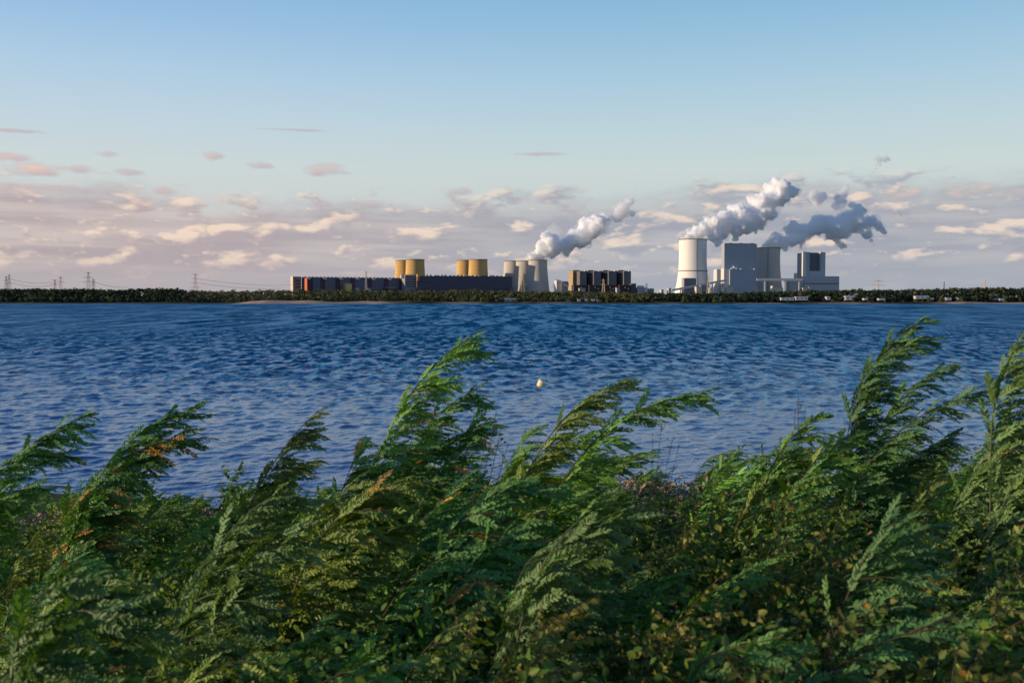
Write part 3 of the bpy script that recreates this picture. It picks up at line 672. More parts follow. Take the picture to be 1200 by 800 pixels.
cab = [('long low white building in the wood below the old cooling towers', 588.6, 607.4, 349.0, 352.6, .8), ('white caravan at the left of the row under the boiler blocks', 676.8, 680.2, 349.8, 352.2, .5),
       ('wide white caravan in the row under the boiler blocks', 685.6, 690.2, 349.8, 352.4, .6), ('white caravan right of centre in the row under the boiler blocks', 693.2, 697.2, 349.6, 352.2, .6),
       ('blueish white cabin at the right of the row under the boiler blocks', 699.4, 705.8, 349.8, 352.6, .6),
       ('long white pavilion on the shore below the shaded cooling tower', 915.2, 930.2, 348.0, 351.2, .7), ('white pavilion with a flat overhanging roof beside the long one', 932.4, 946.2, 347.0, 351.0, .6),
       ('little pale blue hut right of the pavilions', 968.6, 972.8, 346.8, 350.6, .6), ('white raised house with a flat roof among the dark trees', 990.6, 1001.8, 346.0, 350.8, .9),
       ('tiny white hut right of the raised white house', 1012.4, 1016.4, 348.8, 350.8, .5), ('broad white hut at the wood edge', 1072.8, 1088.0, 346.0, 349.4, .9),
       ('tiny pale hut beside the broad white hut', 1091, 1094, 348.2, 350.2, .5), ('pale hut left of two at the start of the beach', 1108.6, 1114.6, 348.2, 351, .7),
       ('pale hut right of two at the start of the beach', 1121.6, 1127.4, 347.8, 350.4, .7), ('white camper left of two above the sandy beach', 1162.6, 1167.2, 348.6, 350.8, .6), ('white camper right of two above the sandy beach', 1170.8, 1176, 349, 351.4, .7),
       ('low brown roofed hut below the pylon with wide arms', 1029.8, 1037, 349, 351, .6)]
for c in cab: cabin(*c, name='caravan' if ('caravan' in c[0] or 'camper' in c[0]) else 'cabin')
# ------------------------------------------------------------------ steam
def noise_disp(V, amp, scale, seed):
    """billowing relief, zero in the mean"""
    r = np.random.default_rng(seed); d = np.zeros(len(V))
    for o in range(4):
        f = scale*2.1**o; a = amp*0.6**o; W = V+6.0*np.sin(V[:, [1, 2, 0]]*f*.7+r.uniform(0, 6.28, 3))
        q = np.ones(len(V))
        for _ in range(3):
            k = r.normal(0, 1, 3); k = k/np.linalg.norm(k)*f; q = q*np.abs(np.sin(W@k+r.uniform(0, 6.28)))**.6
        d += a*(q-.45)*2
    return d
M_STEAM = {}
def steam_mat(dens, aniso=0.25, albedo=0.999):
    key = (dens, aniso)
    if key in M_STEAM: return M_STEAM[key]
    m = bpy.data.materials.new('steam'); m.use_nodes = True; t = NT(m.node_tree)
    t.n.remove(t.n['Principled BSDF']); v = t.new('ShaderNodeVolumePrincipled')
    v.inputs['Color'].default_value = (albedo, albedo, albedo, 1); v.inputs['Anisotropy'].default_value = aniso
    v.inputs['Density'].default_value = dens
    t.l.new(v.outputs[0], t.n['Material Output'].inputs['Volume'])
    M_STEAM[key] = m; return m
def _ico():
    import bmesh
    b = bmesh.new(); bmesh.ops.create_icosphere(b, subdivisions=2, radius=1.0); b.verts.index_update()
    v = np.array([tuple(x.co) for x in b.verts]); f = np.array([[y.index for y in x.verts] for x in b.faces]); b.free(); return v, f
ICO_V, ICO_F = _ico()
def remesh(o, vox):
    md = o.modifiers.new('r', 'REMESH'); md.mode = 'VOXEL'; md.voxel_size = vox
    dg = bpy.context.evaluated_depsgraph_get(); me = bpy.data.meshes.new_from_object(o.evaluated_get(dg))
    o.modifiers.clear(); old = o.data; o.data = me; bpy.data.meshes.remove(old); return me
def plume(name, label, lobes, Y0, drift, dens, seed, aniso=0.0, px0=None):
    """lobes: (px, py, radius px); depth follows the wind away from Y0"""
    r = np.random.default_rng(seed); px0 = lobes[0][0] if px0 is None else px0; small = name != 'steam_plume'
    C0, R_ = [], []
    for (px, py, rad) in lobes:
        Y = Y0+(px-px0)*Y0/F*drift; k = Y/F; c = np.array([wx(px, Y), Y, wz(py, Y)]); R0 = rad*k*(1.22 if not small else 1.38)
        C0.append(c); R_.append(R0*.80)
        for _ in range(16):
            d = r.normal(0, 1, 3); d /= np.linalg.norm(d); q = r.uniform(.18, .42); c1 = c+d*R0*r.uniform(.55, .95)*(1-q*.4); C0.append(c1); R_.append(R0*q)
            for _ in range(2):
                e = d*.7+r.normal(0, .6, 3); e /= np.linalg.norm(e); C0.append(c1+e*R0*q); R_.append(R0*q*r.uniform(.35, .6))
    C0 = np.array(C0); R_ = np.array(R_); ok = R_ > .8; C0, R_ = C0[ok], R_[ok]
    V = (ICO_V[None]*R_[:, None, None]+C0[:, None]).reshape(-1, 3); T = (ICO_F[None]+(np.arange(len(R_))*len(ICO_V))[:, None, None]).reshape(-1, 3)
    bm = np_mesh(name, V, T)
    o = bpy.data.objects.new(name, bm); col.objects.link(o)
    vox = 1.7 if not small else 1.2
    if name == 'steam_wisp': vox = .8
    me = remesh(o, vox)
    for amp, scl in ((4.6 if not small else 2.8, .045), (2.3 if not small else 1.6, .14)):
        if name == 'steam_wisp': amp *= .4
        n = len(me.vertices); V = np.empty(n*3, np.float32); me.vertices.foreach_get('co', V); V = V.reshape(-1, 3)
        N = np.empty(n*3, np.float32); me.vertices.foreach_get('normal', N); N = N.reshape(-1, 3)
        V = V+N*noise_disp(V-V.mean(0), amp, scl, seed)[:, None]
        me.vertices.foreach_set('co', np.ascontiguousarray(V, np.float32).ravel()); me.update(); me = remesh(o, vox)
    n = len(me.vertices); V = np.empty(n*3, np.float32); me.vertices.foreach_get('co', V); V = V.reshape(-1, 3)
    ctr = V.mean(0); me.vertices.foreach_set('co', np.ascontiguousarray(V-ctr, np.float32).ravel()); me.update(); o.location = ctr.tolist()
    me.materials.clear(); me.materials.append(steam_mat(dens, aniso)); tag(o, label, 'steam')
    if name != 'steam_wisp':
        k2 = np.arange(len(R_)) % (17) == 0; rv = np.random.default_rng(seed+50)
        big = R_ > np.percentile(R_, 72); Cb, Rb = C0[big], R_[big]
        Cb = Cb+rv.normal(0, 1, Cb.shape)*Rb[:, None]*.35+np.array([.5, .1, .05])*Rb[:, None]; Rb = Rb*rv.uniform(.7, 1.25, len(Rb))
        V = (ICO_V[None]*Rb[:, None, None]+Cb[:, None]).reshape(-1, 3); T = (ICO_F[None]+(np.arange(len(Rb))*len(ICO_V))[:, None, None]).reshape(-1, 3)
        h = bpy.data.objects.new('vapour_veil', np_mesh('vapour_veil', V-ctr, T)); col.objects.link(h)
        mh = remesh(h, vox*1.3)
        for amp, scl in ((6.0 if not small else 3.0, .06), (3.0 if not small else 2.0, .15)):
            n = len(mh.vertices); V = np.empty(n*3, np.float32); mh.vertices.foreach_get('co', V); V = V.reshape(-1, 3)
            N = np.empty(n*3, np.float32); mh.vertices.foreach_get('normal', N); N = N.reshape(-1, 3)
            V = V+N*noise_disp(V, amp, scl, seed+60)[:, None]; mh.vertices.foreach_set('co', np.ascontiguousarray(V, np.float32).ravel()); mh.update(); mh = remesh(h, vox*1.3)
        h.parent = o; mh.materials.clear(); mh.materials.append(steam_mat(dens*.07, aniso))
    return o
DR = math.tan(R(11))
plume('steam_plume', 'bright white steam plume rising right from the front old cooling tower',
      [(624, 303, 6), (632, 298, 8), (636, 293, 9), (645, 284, 12.5), (652, 291, 8), (646, 296, 7), (664, 287, 8.5), (671, 281, 10), (680, 277, 12), (684, 284, 8), (692, 270, 12.5), (700, 261, 11), (706, 256, 7), (662, 296, 5)], 2925, DR, .22, 1)
plume('steam_puff', 'white torn steam puff above the right end of the old towers plume', [(722, 254, 5.5), (727, 249, 8), (730, 243, 6), (737, 236, 5), (741, 251, 4)], 2960, DR, .07, 2)
plume('steam_wisp', 'thin steam wisp leaving the rearmost old cooling tower', [(600, 304, 4), (606, 301, 4.5), (613, 298, 4.5), (620, 296, 4)], 3055, DR, .010, 3)
plume('steam_plume', 'largest white steam plume rising right from the big white cooling tower',
      [(803, 280, 5), (810, 277, 7), (818, 274, 9), (826, 268, 8), (833, 265, 10.5), (836, 277, 8), (844, 270, 9), (841, 285, 3.5), (851, 260, 12), (859, 268, 9), (866, 250, 12), (867, 261, 13), (880, 262, 10), (885, 252, 13), (890, 238, 12), (898, 246, 11), (902, 234, 11), (913, 222, 12.5), (915, 232, 9), (925, 226, 8), (905, 252, 6)], 2940, DR, .22, 4)
plume('steam_puff', 'lone rounded steam puff between the two big plumes', [(953, 231, 7), (957, 235, 7), (961, 229, 5.5)], 3060, DR, .06, 5)
plume('steam_plume', 'blue grey shaded steam plume drifting right from the dark cooling tower',
      [(897, 287, 4.5), (904, 285, 7), (912, 281, 8.5), (920, 284, 8), (929, 270, 9), (928, 282, 8.5), (936, 281, 8), (942, 271, 10), (952, 268, 9), (956, 262, 10), (966, 262, 10), (972, 268, 10), (981, 270, 13), (979, 280, 7), (986, 261, 11), (997, 257, 12), (1005, 247, 8.5), (1000, 268, 8), (1011, 262, 7), (1019, 258, 7.5), (1027, 266, 6), (1033, 271, 4), (1016, 276, 5), (1020, 283, 3), (986, 287, 4)], 2985, DR, .12, 6)
plume('steam_puff', 'grey blue steam shred standing above the shaded plume', [(978, 242, 4.5), (982, 235, 7), (986, 228, 5.5), (989, 222, 3.5)], 3060, DR, .05, 7)
plume('steam_puff', 'small dark steam shred highest in the sky right of the plumes', [(1023, 187, 2.6), (1026, 185, 2.4), (1027, 190, 3.2), (1031, 188, 3.0), (1034, 190, 2.2), (1036, 186, 2.6), (1039, 188, 1.8), (1029, 194, 2.0), (1018, 209, 1.6), (1024, 194, 2.2), (1023, 199, 1.9), (1020, 203, 2.2)], 3120, DR, .05, 8)
plume('steam_puff', 'tiny steam shred below the highest one', [(1010, 219, 2.4), (1014, 215, 2.6)], 3120, DR, .05, 9)
plume('steam_puff', 'tiny dark steam shred right of the shaded plume end', [(1044, 259, 2.2), (1057, 264, 2.6), (1051, 251, 1.8)], 3120, DR, .05, 10)
plume('steam_wisp', 'little steam puff on the roof step of the stepped boiler house', [(856, 315, 1.6), (859, 313.2, 2.0), (862, 314.4, 1.6)], 2838, DR, .2, 12)

# ------------------------------------------------------------------ far wood and shore trees
def leafmat(name, cols, rough=.8):
    m = bpy.data.materials.new(name); m.use_nodes = True; t = NT(m.node_tree); p = t.n['Principled BSDF']
    a = t.new('ShaderNodeVertexColor'); a.layer_name = 'tint'; t.l.new(a.outputs[0], p.inputs['Base Color']); p.inputs['Roughness'].default_value = rough
    p.inputs['Specular IOR Level'].default_value = .15
    return m
M_FAR = leafmat('far foliage', None)
def clump_tree(n, w, h, r, q=1.5, base=.12):
    """quads spread through an uneven crown of width w and height h, standing on z = 0"""
    nl = 5; lob = np.stack([r.normal(0, .22, nl)*w, r.normal(0, .22, nl)*w, (base+(1-base)*r.uniform(.10, .85, nl))*h], 1); lob[0] = (0, 0, h*.78)
    lr = r.uniform(.24, .40, nl)*w
    k = r.integers(0, nl, n); d = r.normal(0, 1, (n, 3)); d /= np.linalg.norm(d, axis=1)[:, None]
    P = lob[k]+d*(lr[k]*r.uniform(.55, 1.05, n))[:, None]*np.array([1, 1, .85]); P[:, 2] = np.clip(P[:, 2], .02*h, h)
    nrm = d+r.normal(0, .5, (n, 3)); nrm /= np.linalg.norm(nrm, axis=1)[:, None]
    u = np.cross(nrm, r.normal(0, 1, (n, 3))); u /= np.linalg.norm(u, axis=1)[:, None]; v = np.cross(nrm, u)
    s = q*r.uniform(.5, 1.2, n)[:, None]
    return np.stack([P-u*s-v*s*.6, P+u*s-v*s*.4, P+u*s*.7+v*s, P-u*s*.8+v*s*.7], 1), k
def far_wood():
    r = np.random.default_rng(21); Vs = []; Cs = []
    HT = [(-30, 15.5), (60, 15.5), (150, 14.5), (165, 16.5), (215, 16.5), (262, 12.5), (330, 12.5), (400, 12), (460, 12.5), (545, 13.5), (560, 13), (600, 12), (660, 12), (690, 12), (800, 10.5), (900, 13), (960, 14.5), (1010, 14), (1060, 14.5), (1120, 16.5), (1230, 16.5)]
    TOPS = [(-30, 335.6), (60, 336.0), (90, 336.2), (150, 337.2), (170, 335.4), (205, 335.6), (222, 338.8), (300, 338.8), (345, 338.0), (400, 337.4), (440, 337.6), (470, 338.8), (540, 337.2), (560, 337.0), (600, 339.2), (650, 339.6), (690, 340.0), (740, 341.4), (800, 342.2), (850, 342.4), (890, 340.4), (950, 338.2), (1000, 337.2), (1050, 337.4), (1090, 336.0), (1130, 334.6), (1160, 334.4), (1230, 335.0)]
    nrow = 13
    for row in range(nrow):
        x = -640.0
        while x < 640:
            X = x+r.normal(0, 1.5); px = 600+X/1130*F; x += r.uniform(4.0, 6.5)
            Y = float(shore_y(X))+34+row*11+r.normal(0, 3)
            px = 600+X/Y*F
            # depth of the wood differs: scrub in front is lower
            top = wz(interp(px, TOPS)+r.normal(0, .5)+(0.5 if r.random() < .8 else -.35), Y)
            g = 1.0; h = top-g
            fr = [0.42, 0.6, 0.78, .9][row] if row < 4 else 1.0
            if 215 < px < 700: fr = min(fr, [.36, .45, .55, .66, .78, .88][row]) if row < 6 else fr
            h = h*fr*r.uniform(.88, 1.04); h = max(h, 2.5)
            w = r.uniform(4.5, 8.0) if h > 7 else r.uniform(3.5, 6)
            Q, k = clump_tree(70 if row > 3 else 120, w, h, r, .72, .0)
            Vs.append((Q+np.array([X, Y, g])).reshape(-1, 3))
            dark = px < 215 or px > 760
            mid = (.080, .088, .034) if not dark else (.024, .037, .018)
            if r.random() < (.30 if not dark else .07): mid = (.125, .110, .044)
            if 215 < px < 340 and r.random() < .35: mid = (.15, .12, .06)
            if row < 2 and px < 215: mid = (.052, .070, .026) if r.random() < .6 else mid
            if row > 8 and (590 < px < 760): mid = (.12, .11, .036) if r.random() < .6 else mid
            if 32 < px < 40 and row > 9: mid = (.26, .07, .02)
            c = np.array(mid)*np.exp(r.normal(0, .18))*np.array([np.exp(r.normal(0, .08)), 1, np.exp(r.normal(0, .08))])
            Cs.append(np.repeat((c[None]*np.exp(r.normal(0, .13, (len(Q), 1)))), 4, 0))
    V = np.concatenate(Vs); C_ = np.concatenate(Cs); Fc = np.arange(len(V)).reshape(-1, 4)
    o = link_mesh('far_wood', np_mesh('far_wood', V, Fc, False, C_), M_FAR)
    tag(o, 'dark mixed wood along the whole far shore below the power station', 'wood', kind='stuff')
def shore_trees():
    r = np.random.default_rng(22); protos = []
    kinds = [('low olive willow bush on the far shore', (.10, .11, .038), 5.0, 4.6), ('round green tree at the edge of the far wood', (.062, .085, .03), 6.0, 7.5),
             ('light green bush on the left far shore', (.085, .125, .04), 5.0, 6.0), ('dark bushy tree close to the far waterline', (.026, .04, .022), 6.0, 6.5)]
    tr = material('bark', (.09, .07, .05), .9, .2, 2)
    for lab, c, w, h in kinds:
        for k in range(2):
            e = empty('shore_tree', (0, 0, -50)); tag(e, lab, 'tree', lab.replace('low ', '').replace('round ', '').replace('bush on', 'bushes on').replace('tree at', 'trees at').replace('tree close', 'trees close'))
            Q, kk = clump_tree(150, w, h, r, .62, .06); V = Q.reshape(-1, 3)
            C_ = np.repeat(np.array(c)[None]*np.exp(r.normal(0, .25, (len(Q), 1))), 4, 0)
            link_mesh('crown', np_mesh('crown', V, np.arange(len(V)).reshape(-1, 4), False, C_), M_FAR, e)
            mb = MB(); mb.bar((0, 0, -.8), (.15, 0, h*.5), .35, w2=.18)
            for a in range(3): mb.bar((.05, 0, h*(.2+.08*a)), (math.cos(a*2.1)*w*.25, math.sin(a*2.1)*w*.25, h*(.5+.08*a)), .16, w2=.07)
            mb.build('trunk', tr, e); protos.append(e)
    spots = []
    for _ in range(170):
        px = r.uniform(-8, 1208)
        if px < 150: k = 2 if r.random() < .7 else 3
        elif px < 230: k = 3
        elif px < 620: k = 0 if r.random() < .5 else 1
        else: k = 3 if r.random() < .6 else 1
        dy = r.uniform(13, 30)
        if 255 < px < 410 or px > 1108: dy = r.uniform(24, 32)
        if k == 3 and r.random() < .4 and not (255 < px < 410 or px > 1100): dy = r.uniform(5, 12)
        if 900 < px < 1050: dy = r.uniform(30, 36) if r.random() < .6 else 6
        X = wx(px, 1050); Y = float(shore_y(X))+dy; spots.append((X, Y, k, r.uniform(.65, 1.15) if dy > 12 else r.uniform(.4, .65)))
    used = set()
    for X, Y, k, s in spots:
        i = 2*k+int(r.integers(0, 2)); z = 1.0 if Y-float(shore_y(X)) > 13 else .6
        if i not in used:
            used.add(i); o = protos[i]; o.location = (X, Y, z); o.scale = (s,)*3
        else: copy_thing(protos[i], (X, Y, z), r.uniform(0, 6.28), s)
far_wood(); shore_trees()
# ------------------------------------------------------------------ foreground thicket
FR = np.random.default_rng(77)
WIND = np.array([1.0, -0.12, -0.10]); WIND /= np.linalg.norm(WIND)
def pinnate(seed, pairs=9):
    """one feather-shaped leaf of unit length along +x, z up: thin stalk and leaflets as folded two-quad blades"""
    r = np.random.default_rng(seed); V = []; Q = []
    cz = r.uniform(-.30, -.08); cyy = r.uniform(-.16, .16)
    def axis(s): return np.array([s*(1-.05*s), cyy*s*s, cz*s*s])
    def leaflet(p, d, n, L, W):
        s = np.cross(n, d); s /= np.linalg.norm(s); b = len(V); dz = n*W*.35
        V.extend([p, p+d*L*.32+s*W+dz, p+d*L*.74+s*W*.8+dz*.9-n*L*.03, p+d*L-n*L*.10, p+d*L*.74-s*W*.8+dz*.9-n*L*.03, p+d*L*.32-s*W+dz])
        Q.append((b, b+1, b+2, b+3)); Q.append((b, b+3, b+4, b+5))
    for i in range(pairs):
        s = .16+.80*i/(pairs-1)+r.normal(0, .008); p = axis(s)
        Lf = .185*(1-.55*abs(s-.45)**1.3)*r.uniform(.85, 1.12)
        for sg in (-1, 1):
            a = R(r.uniform(30, 52)); up = r.uniform(-.35, .45)
            d = np.array([math.cos(a), sg*math.sin(a), up*.6]); d /= np.linalg.norm(d)
            n = np.array([r.normal(0, .25), -sg*up*.8+r.normal(0, .25), 1.0]); n -= d*(n@d); n /= np.linalg.norm(n)
            leaflet(p, d, n, Lf, Lf*.215)
    leaflet(axis(.97), np.array([1, cyy*1.5, cz*1.6])/np.linalg.norm([1, cyy*1.5, cz*1.6]), np.array([-cz, 0, 1.0]), .2, .042)
    for i in range(4):                                               # the stalk
        a, b_ = axis(i/4), axis((i+1)/4); b = len(V); w = .011*(1-.15*i)
        V.extend([a+[0, -w, .004], a+[0, w, .004], b_+[0, w*.85, .004], b_+[0, -w*.85, .004]]); Q.append((b, b+1, b+2, b+3))
    return np.array(V), np.array(Q)
def ovate(seed):
    r = np.random.default_rng(seed); f = r.uniform(.15, .40); c = r.uniform(-.25, -.05); W = r.uniform(.30, .38)
    xs = [.14, .36, .66, .88]; ws = [.62, 1, .78, .36]
    V = [(0, 0, 0), (.08, 0, 0)]; Q = []
    mid = []; lf = []; rt = []
    for x, w in zip(xs, ws):
        z = c*x*x; mid.append(len(V)); V.append((x, 0, z)); lf.append(len(V)); V.append((x, W*w, z+f*W*w)); rt.append(len(V)); V.append((x, -W*w, z+f*W*w))
    tip = len(V); V.append((1.05, 0, c*1.2))
    Q += [(1, mid[0], lf[0], lf[0]), (1, rt[0], rt[0], mid[0])]
    for i in range(3): Q += [(mid[i], mid[i+1], lf[i+1], lf[i]), (mid[i], rt[i], rt[i+1], mid[i+1])]
    Q += [(mid[3], tip, tip, lf[3]), (mid[3], rt[3], tip, tip)]
    # keep pure quads: collapse corners by tiny offsets
    V2 = list(V); Q2 = []
    for q in Q:
        q = list(q)
        for j in range(4):
            if q[j] == q[(j+1) % 4]:
                V2.append(tuple(np.array(V2[q[j]])+[0.012, 0.004, 0])); q[j] = len(V2)-1
        Q2.append(tuple(q))
    w = .012; b = len(V2); V2 += [(0, -w, 0), (.14, -w, 0), (.14, w, 0), (0, w, 0)]; Q2.append((b, b+1, b+2, b+3))
    return np.array(V2), np.array(Q2)
TPL = {'p': [pinnate(100+i, 10+i % 4) for i in range(8)], 'o': [ovate(200+i) for i in range(6)]}
def simple_ovate(seed):
    r = np.random.default_rng(seed); W = r.uniform(.28, .36); f = r.uniform(.1, .35)*W; c = r.uniform(-.2, 0)
    V = np.array([(0, 0, 0), (.35, W, f+c*.12), (.75, W*.7, f*.7+c*.55), (1, 0, c), (.75, -W*.7, f*.7+c*.55), (.35, -W, f+c*.12)])
    return V, np.array([(0, 3, 2, 1), (0, 5, 4, 3)])
TPL['s'] = [simple_ovate(300+i) for i in range(5)]

class Leaves:
    def __init__(s): s.d = {k: [] for k in TPL}
    def add(s, kind, pos, d, n, size, tint):
        s.d[kind].append(np.array([[*pos, *d, *n, size, *tint]]))
    def bulk(s, kind, P, D, N, S, C_):
        s.d[kind].append(np.concatenate([P, D, N, S[:, None], C_], 1))
    def arrays(s):
        Vs, Cs, Fs, off = [], [], [], 0
        for kind, rows in s.d.items():
            if not rows: continue
            A = np.concatenate(rows); tp = TPL[kind]; which = FR.integers(0, len(tp), len(A))
            X = A[:, 3:6]; X = X/np.linalg.norm(X, axis=1)[:, None]
            Z = A[:, 6:9]; Z = Z-X*np.sum(X*Z, 1)[:, None]; Z = Z/np.maximum(np.linalg.norm(Z, axis=1), 1e-6)[:, None]
            Yv = np.cross(Z, X); S = A[:, 9]
            for w in range(len(tp)):
                I = np.where(which == w)[0]
                if not len(I): continue
                T, Q = tp[w]; B = np.stack([X[I], Yv[I], Z[I]], 1)*S[I][:, None, None]
                W = np.einsum('vk,nkj->nvj', T, B)+A[I, None, 0:3]
                Vs.append(W.reshape(-1, 3)); Cs.append(np.repeat(A[I, 10:13], len(T), 0))
                Fs.append((Q[None]+(np.arange(len(I))*len(T))[:, None, None]).reshape(-1, 4)+off); off += len(I)*len(T)
        return np.concatenate(Vs), np.concatenate(Fs), np.concatenate(Cs)

class Stems:
    def __init__(s): s.V = []; s.Q = []; s.n = 0
    def tube(s, P, r0, r1, k=5):
        P = np.asarray(P, float); n = len(P); T = np.gradient(P, axis=0); T /= np.linalg.norm(T, axis=1)[:, None]
        a = np.cross(T, [0.13, 1, 0.1]); a /= np.linalg.norm(a, axis=1)[:, None]; b = np.cross(T, a)
        rr = np.linspace(r0, r1, n)[:, None]
        ring = [P+rr*(a*math.cos(t)+b*math.sin(t)) for t in np.arange(k)*2*math.pi/k]
        V = np.stack(ring, 1).reshape(-1, 3); i = (np.arange(n-1)[:, None]*k+np.arange(k)[None]); j = (np.arange(n-1)[:, None]*k+(np.arange(k)[None]+1) % k)
        s.Q.append(np.stack([i, j, j+k, i+k], -1).reshape(-1, 4)+s.n); s.V.append(V); s.n += len(V)
    def mesh(s, name): return np_mesh(name, np.concatenate(s.V), np.concatenate(s.Q), True)

def spline(P, n):
    P = np.asarray(P, float); t = np.concatenate([[0], np.cumsum(np.linalg.norm(np.diff(P, axis=0), axis=1))]); u = np.linspace(0, t[-1], n)
    for _ in range(1):
        Q = np.stack([np.interp(u, t, P[:, k]) for k in range(3)], 1)
    for _ in range(max(2, n//8)):
        Q[1:-1] = .25*Q[:-2]+.5*Q[1:-1]+.25*Q[2:]
    return Q
# foliage colours (reflectance): the plants' own tints
def green(r, sp):
    if sp == 'p': b = np.array([.094, .205, .022]) if r.random() < .55 else (np.array([.062, .170, .036]) if r.random() < .5 else np.array([.135, .195, .022]))
    elif sp == 'o': b = np.array([.068, .145, .024]) if r.random() < .65 else np.array([.125, .195, .026])
    elif sp == 'y': b = np.array([.090, .125, .026]) if r.random() < .66 else np.array([.22, .21, .045])
    elif sp == 'a': b = [np.array([.13, .125, .028]), np.array([.22, .12, .026]), np.array([.070, .095, .024])][int(r.integers(0, 3))]
    else: b = np.array([.05, .08, .03])
    return b*np.array([1.14, 1.10, .9])*np.exp(np.clip(r.normal(0, .17), -.4, .28))
ORANGE = np.array([.50, .25, .035])

def leafy_shoot(lv, stm, P, r, leaf=.20, gap=.045, start=.2, sp='p', wind=.75, rad=.006, side=True, orange=0.0, shoot_tint=None, spread=.55):
    """leaves along polyline P, streaming with the wind"""
    P = np.asarray(P); seg = np.linalg.norm(np.diff(P, axis=0), axis=1); t = np.concatenate([[0], np.cumsum(seg)]); Lt = t[-1]
    stm.tube(P, rad, rad*.3)
    tint = green(r, sp) if shoot_tint is None else shoot_tint
    kind = 'p' if sp == 'p' else 'o'
    n = max(2, int((1-start)*Lt/gap)); s = start*Lt+(np.arange(n)+r.uniform(-.3, .3, n))*gap; s = np.clip(s, 0, Lt*.999); f = (s/Lt)[:, None]
    p = np.stack([np.interp(s, t, P[:, k]) for k in range(3)], 1); i = np.clip(np.searchsorted(t, s), 1, len(P)-1)
    T = P[i]-P[i-1]; T /= np.linalg.norm(T, axis=1)[:, None]; az = r.uniform(0, 6.28)+2.4*np.arange(n)
    a = np.cross(T, np.array([0, 1, .2])); a /= np.linalg.norm(a, axis=1)[:, None]; b = np.cross(T, a); rd = a*np.cos(az)[:, None]+b*np.sin(az)[:, None]
    d = T*(.35+.5*f)+rd*spread*(1-.35*f)+WIND*(wind*r.uniform(.45, 1.35, (n, 1)))+r.normal(0, .22, (n, 3))
    nrm = np.array([0, -.25, 1.0])+rd*.4+r.normal(0, .62, (n, 3))
    if sp in 'oya': d = d*.6+np.array([0, 0, -.55]); nrm = rd+np.array([0, -.6, .35])+r.normal(0, .5, (n, 3))
    L = leaf*r.uniform(.78, 1.15, n)*(1-.35*np.maximum(0, f[:, 0]-.75)/.25)
    c = tint[None]*np.exp(r.normal(0, .12, (n, 1)))
    if sp in 'ya':
        alt = np.array([green(r, sp) for _ in range(n)]); c = np.where(r.random((n, 1)) < .5, alt, c)
    if orange: c = np.where(r.random((n, 1)) < orange, ORANGE[None]*r.uniform(.5, 1.1, (n, 1)), c)
    lv.bulk(kind, p, d, nrm, L, c)
    return P

def side_shoots(lv, stm, P, r, n, length, f0=.3, f1=.95, sp='p', **kw):
    for k in range(n):
        f = f0+(f1-f0)*(k+r.uniform(0, .8))/n; i = int(f*(len(P)-1)); p = P[i]; T = P[min(i+1, len(P)-1)]-P[max(i-1, 0)]; T = T/np.linalg.norm(T)
        L = length*r.uniform(.65, 1.2)*(1.15-.55*f)
        d0 = T*.55+WIND*.85+np.array([0, r.normal(0, .55), r.normal(.10, .22)]); d0 /= np.linalg.norm(d0)
        d1 = d0*.5+WIND*.8+np.array([0, 0, -.06]); d1 /= np.linalg.norm(d1)
        Q = spline([p, p+d0*L*.5, p+d0*L*.5+d1*L*.5], 9)
        leafy_shoot(lv, stm, Q, r, start=.10, sp=sp, rad=.0035, **kw)

M_LEAF = bpy.data.materials.new('leaf'); M_LEAF.use_nodes = True
def leaf_material():
    t = NT(M_LEAF.node_tree); t.n.remove(t.n['Principled BSDF'])
    a = t.new('ShaderNodeVertexColor'); a.layer_name = 'tint'
    g = t.new('ShaderNodeNewGeometry')
    hs = t.new('ShaderNodeHueSaturation'); hs.inputs['Saturation'].default_value = .92; hs.inputs['Value'].default_value = 1.5
    t.l.new(a.outputs[0], hs.inputs['Color'])
    under = t.mix(0.13, hs.outputs[0], (.28, .42, .22))
    colr = t.mix(g.outputs['Backfacing'], a.outputs[0], under)
    p = t.new('ShaderNodeBsdfPrincipled'); t.l.new(colr, p.inputs['Base Color']); p.inputs['Roughness'].default_value = .48
    p.inputs['Specular IOR Level'].default_value = .2
    tr = t.new('ShaderNodeBsdfTranslucent')
    t.l.new(t.mix(1.0, a.outputs[0], (1.2, 1.25, .5), 'MULTIPLY'), tr.inputs['Color'])
    mx = t.new('ShaderNodeMixShader'); mx.inputs[0].default_value = .34
    t.l.new(p.outputs[0], mx.inputs[1]); t.l.new(tr.outputs[0], mx.inputs[2]); t.l.new(mx.outputs[0], t.n['Material Output'].inputs['Surface'])
leaf_material()
M_STEM = material('red brown twig', (.060, .034, .022), .75, .3, 14)
M_GSTEM = material('green stem', (.075, .085, .035), .65, .25, 14)

def finish(name, label, cat, base, lv, stm, group=None, stemmat=None):
    e = empty(name, base); tag(e, label, cat, group); off = np.array(base)
    V, Q, C_ = lv.arrays(); o = link_mesh('foliage', np_mesh('foliage', V-off, Q, False, C_), M_LEAF, e)
    stm.V = [v-off for v in stm.V]; link_mesh('branches', stm.mesh('branches'), stemmat or M_STEM, e)
    return e

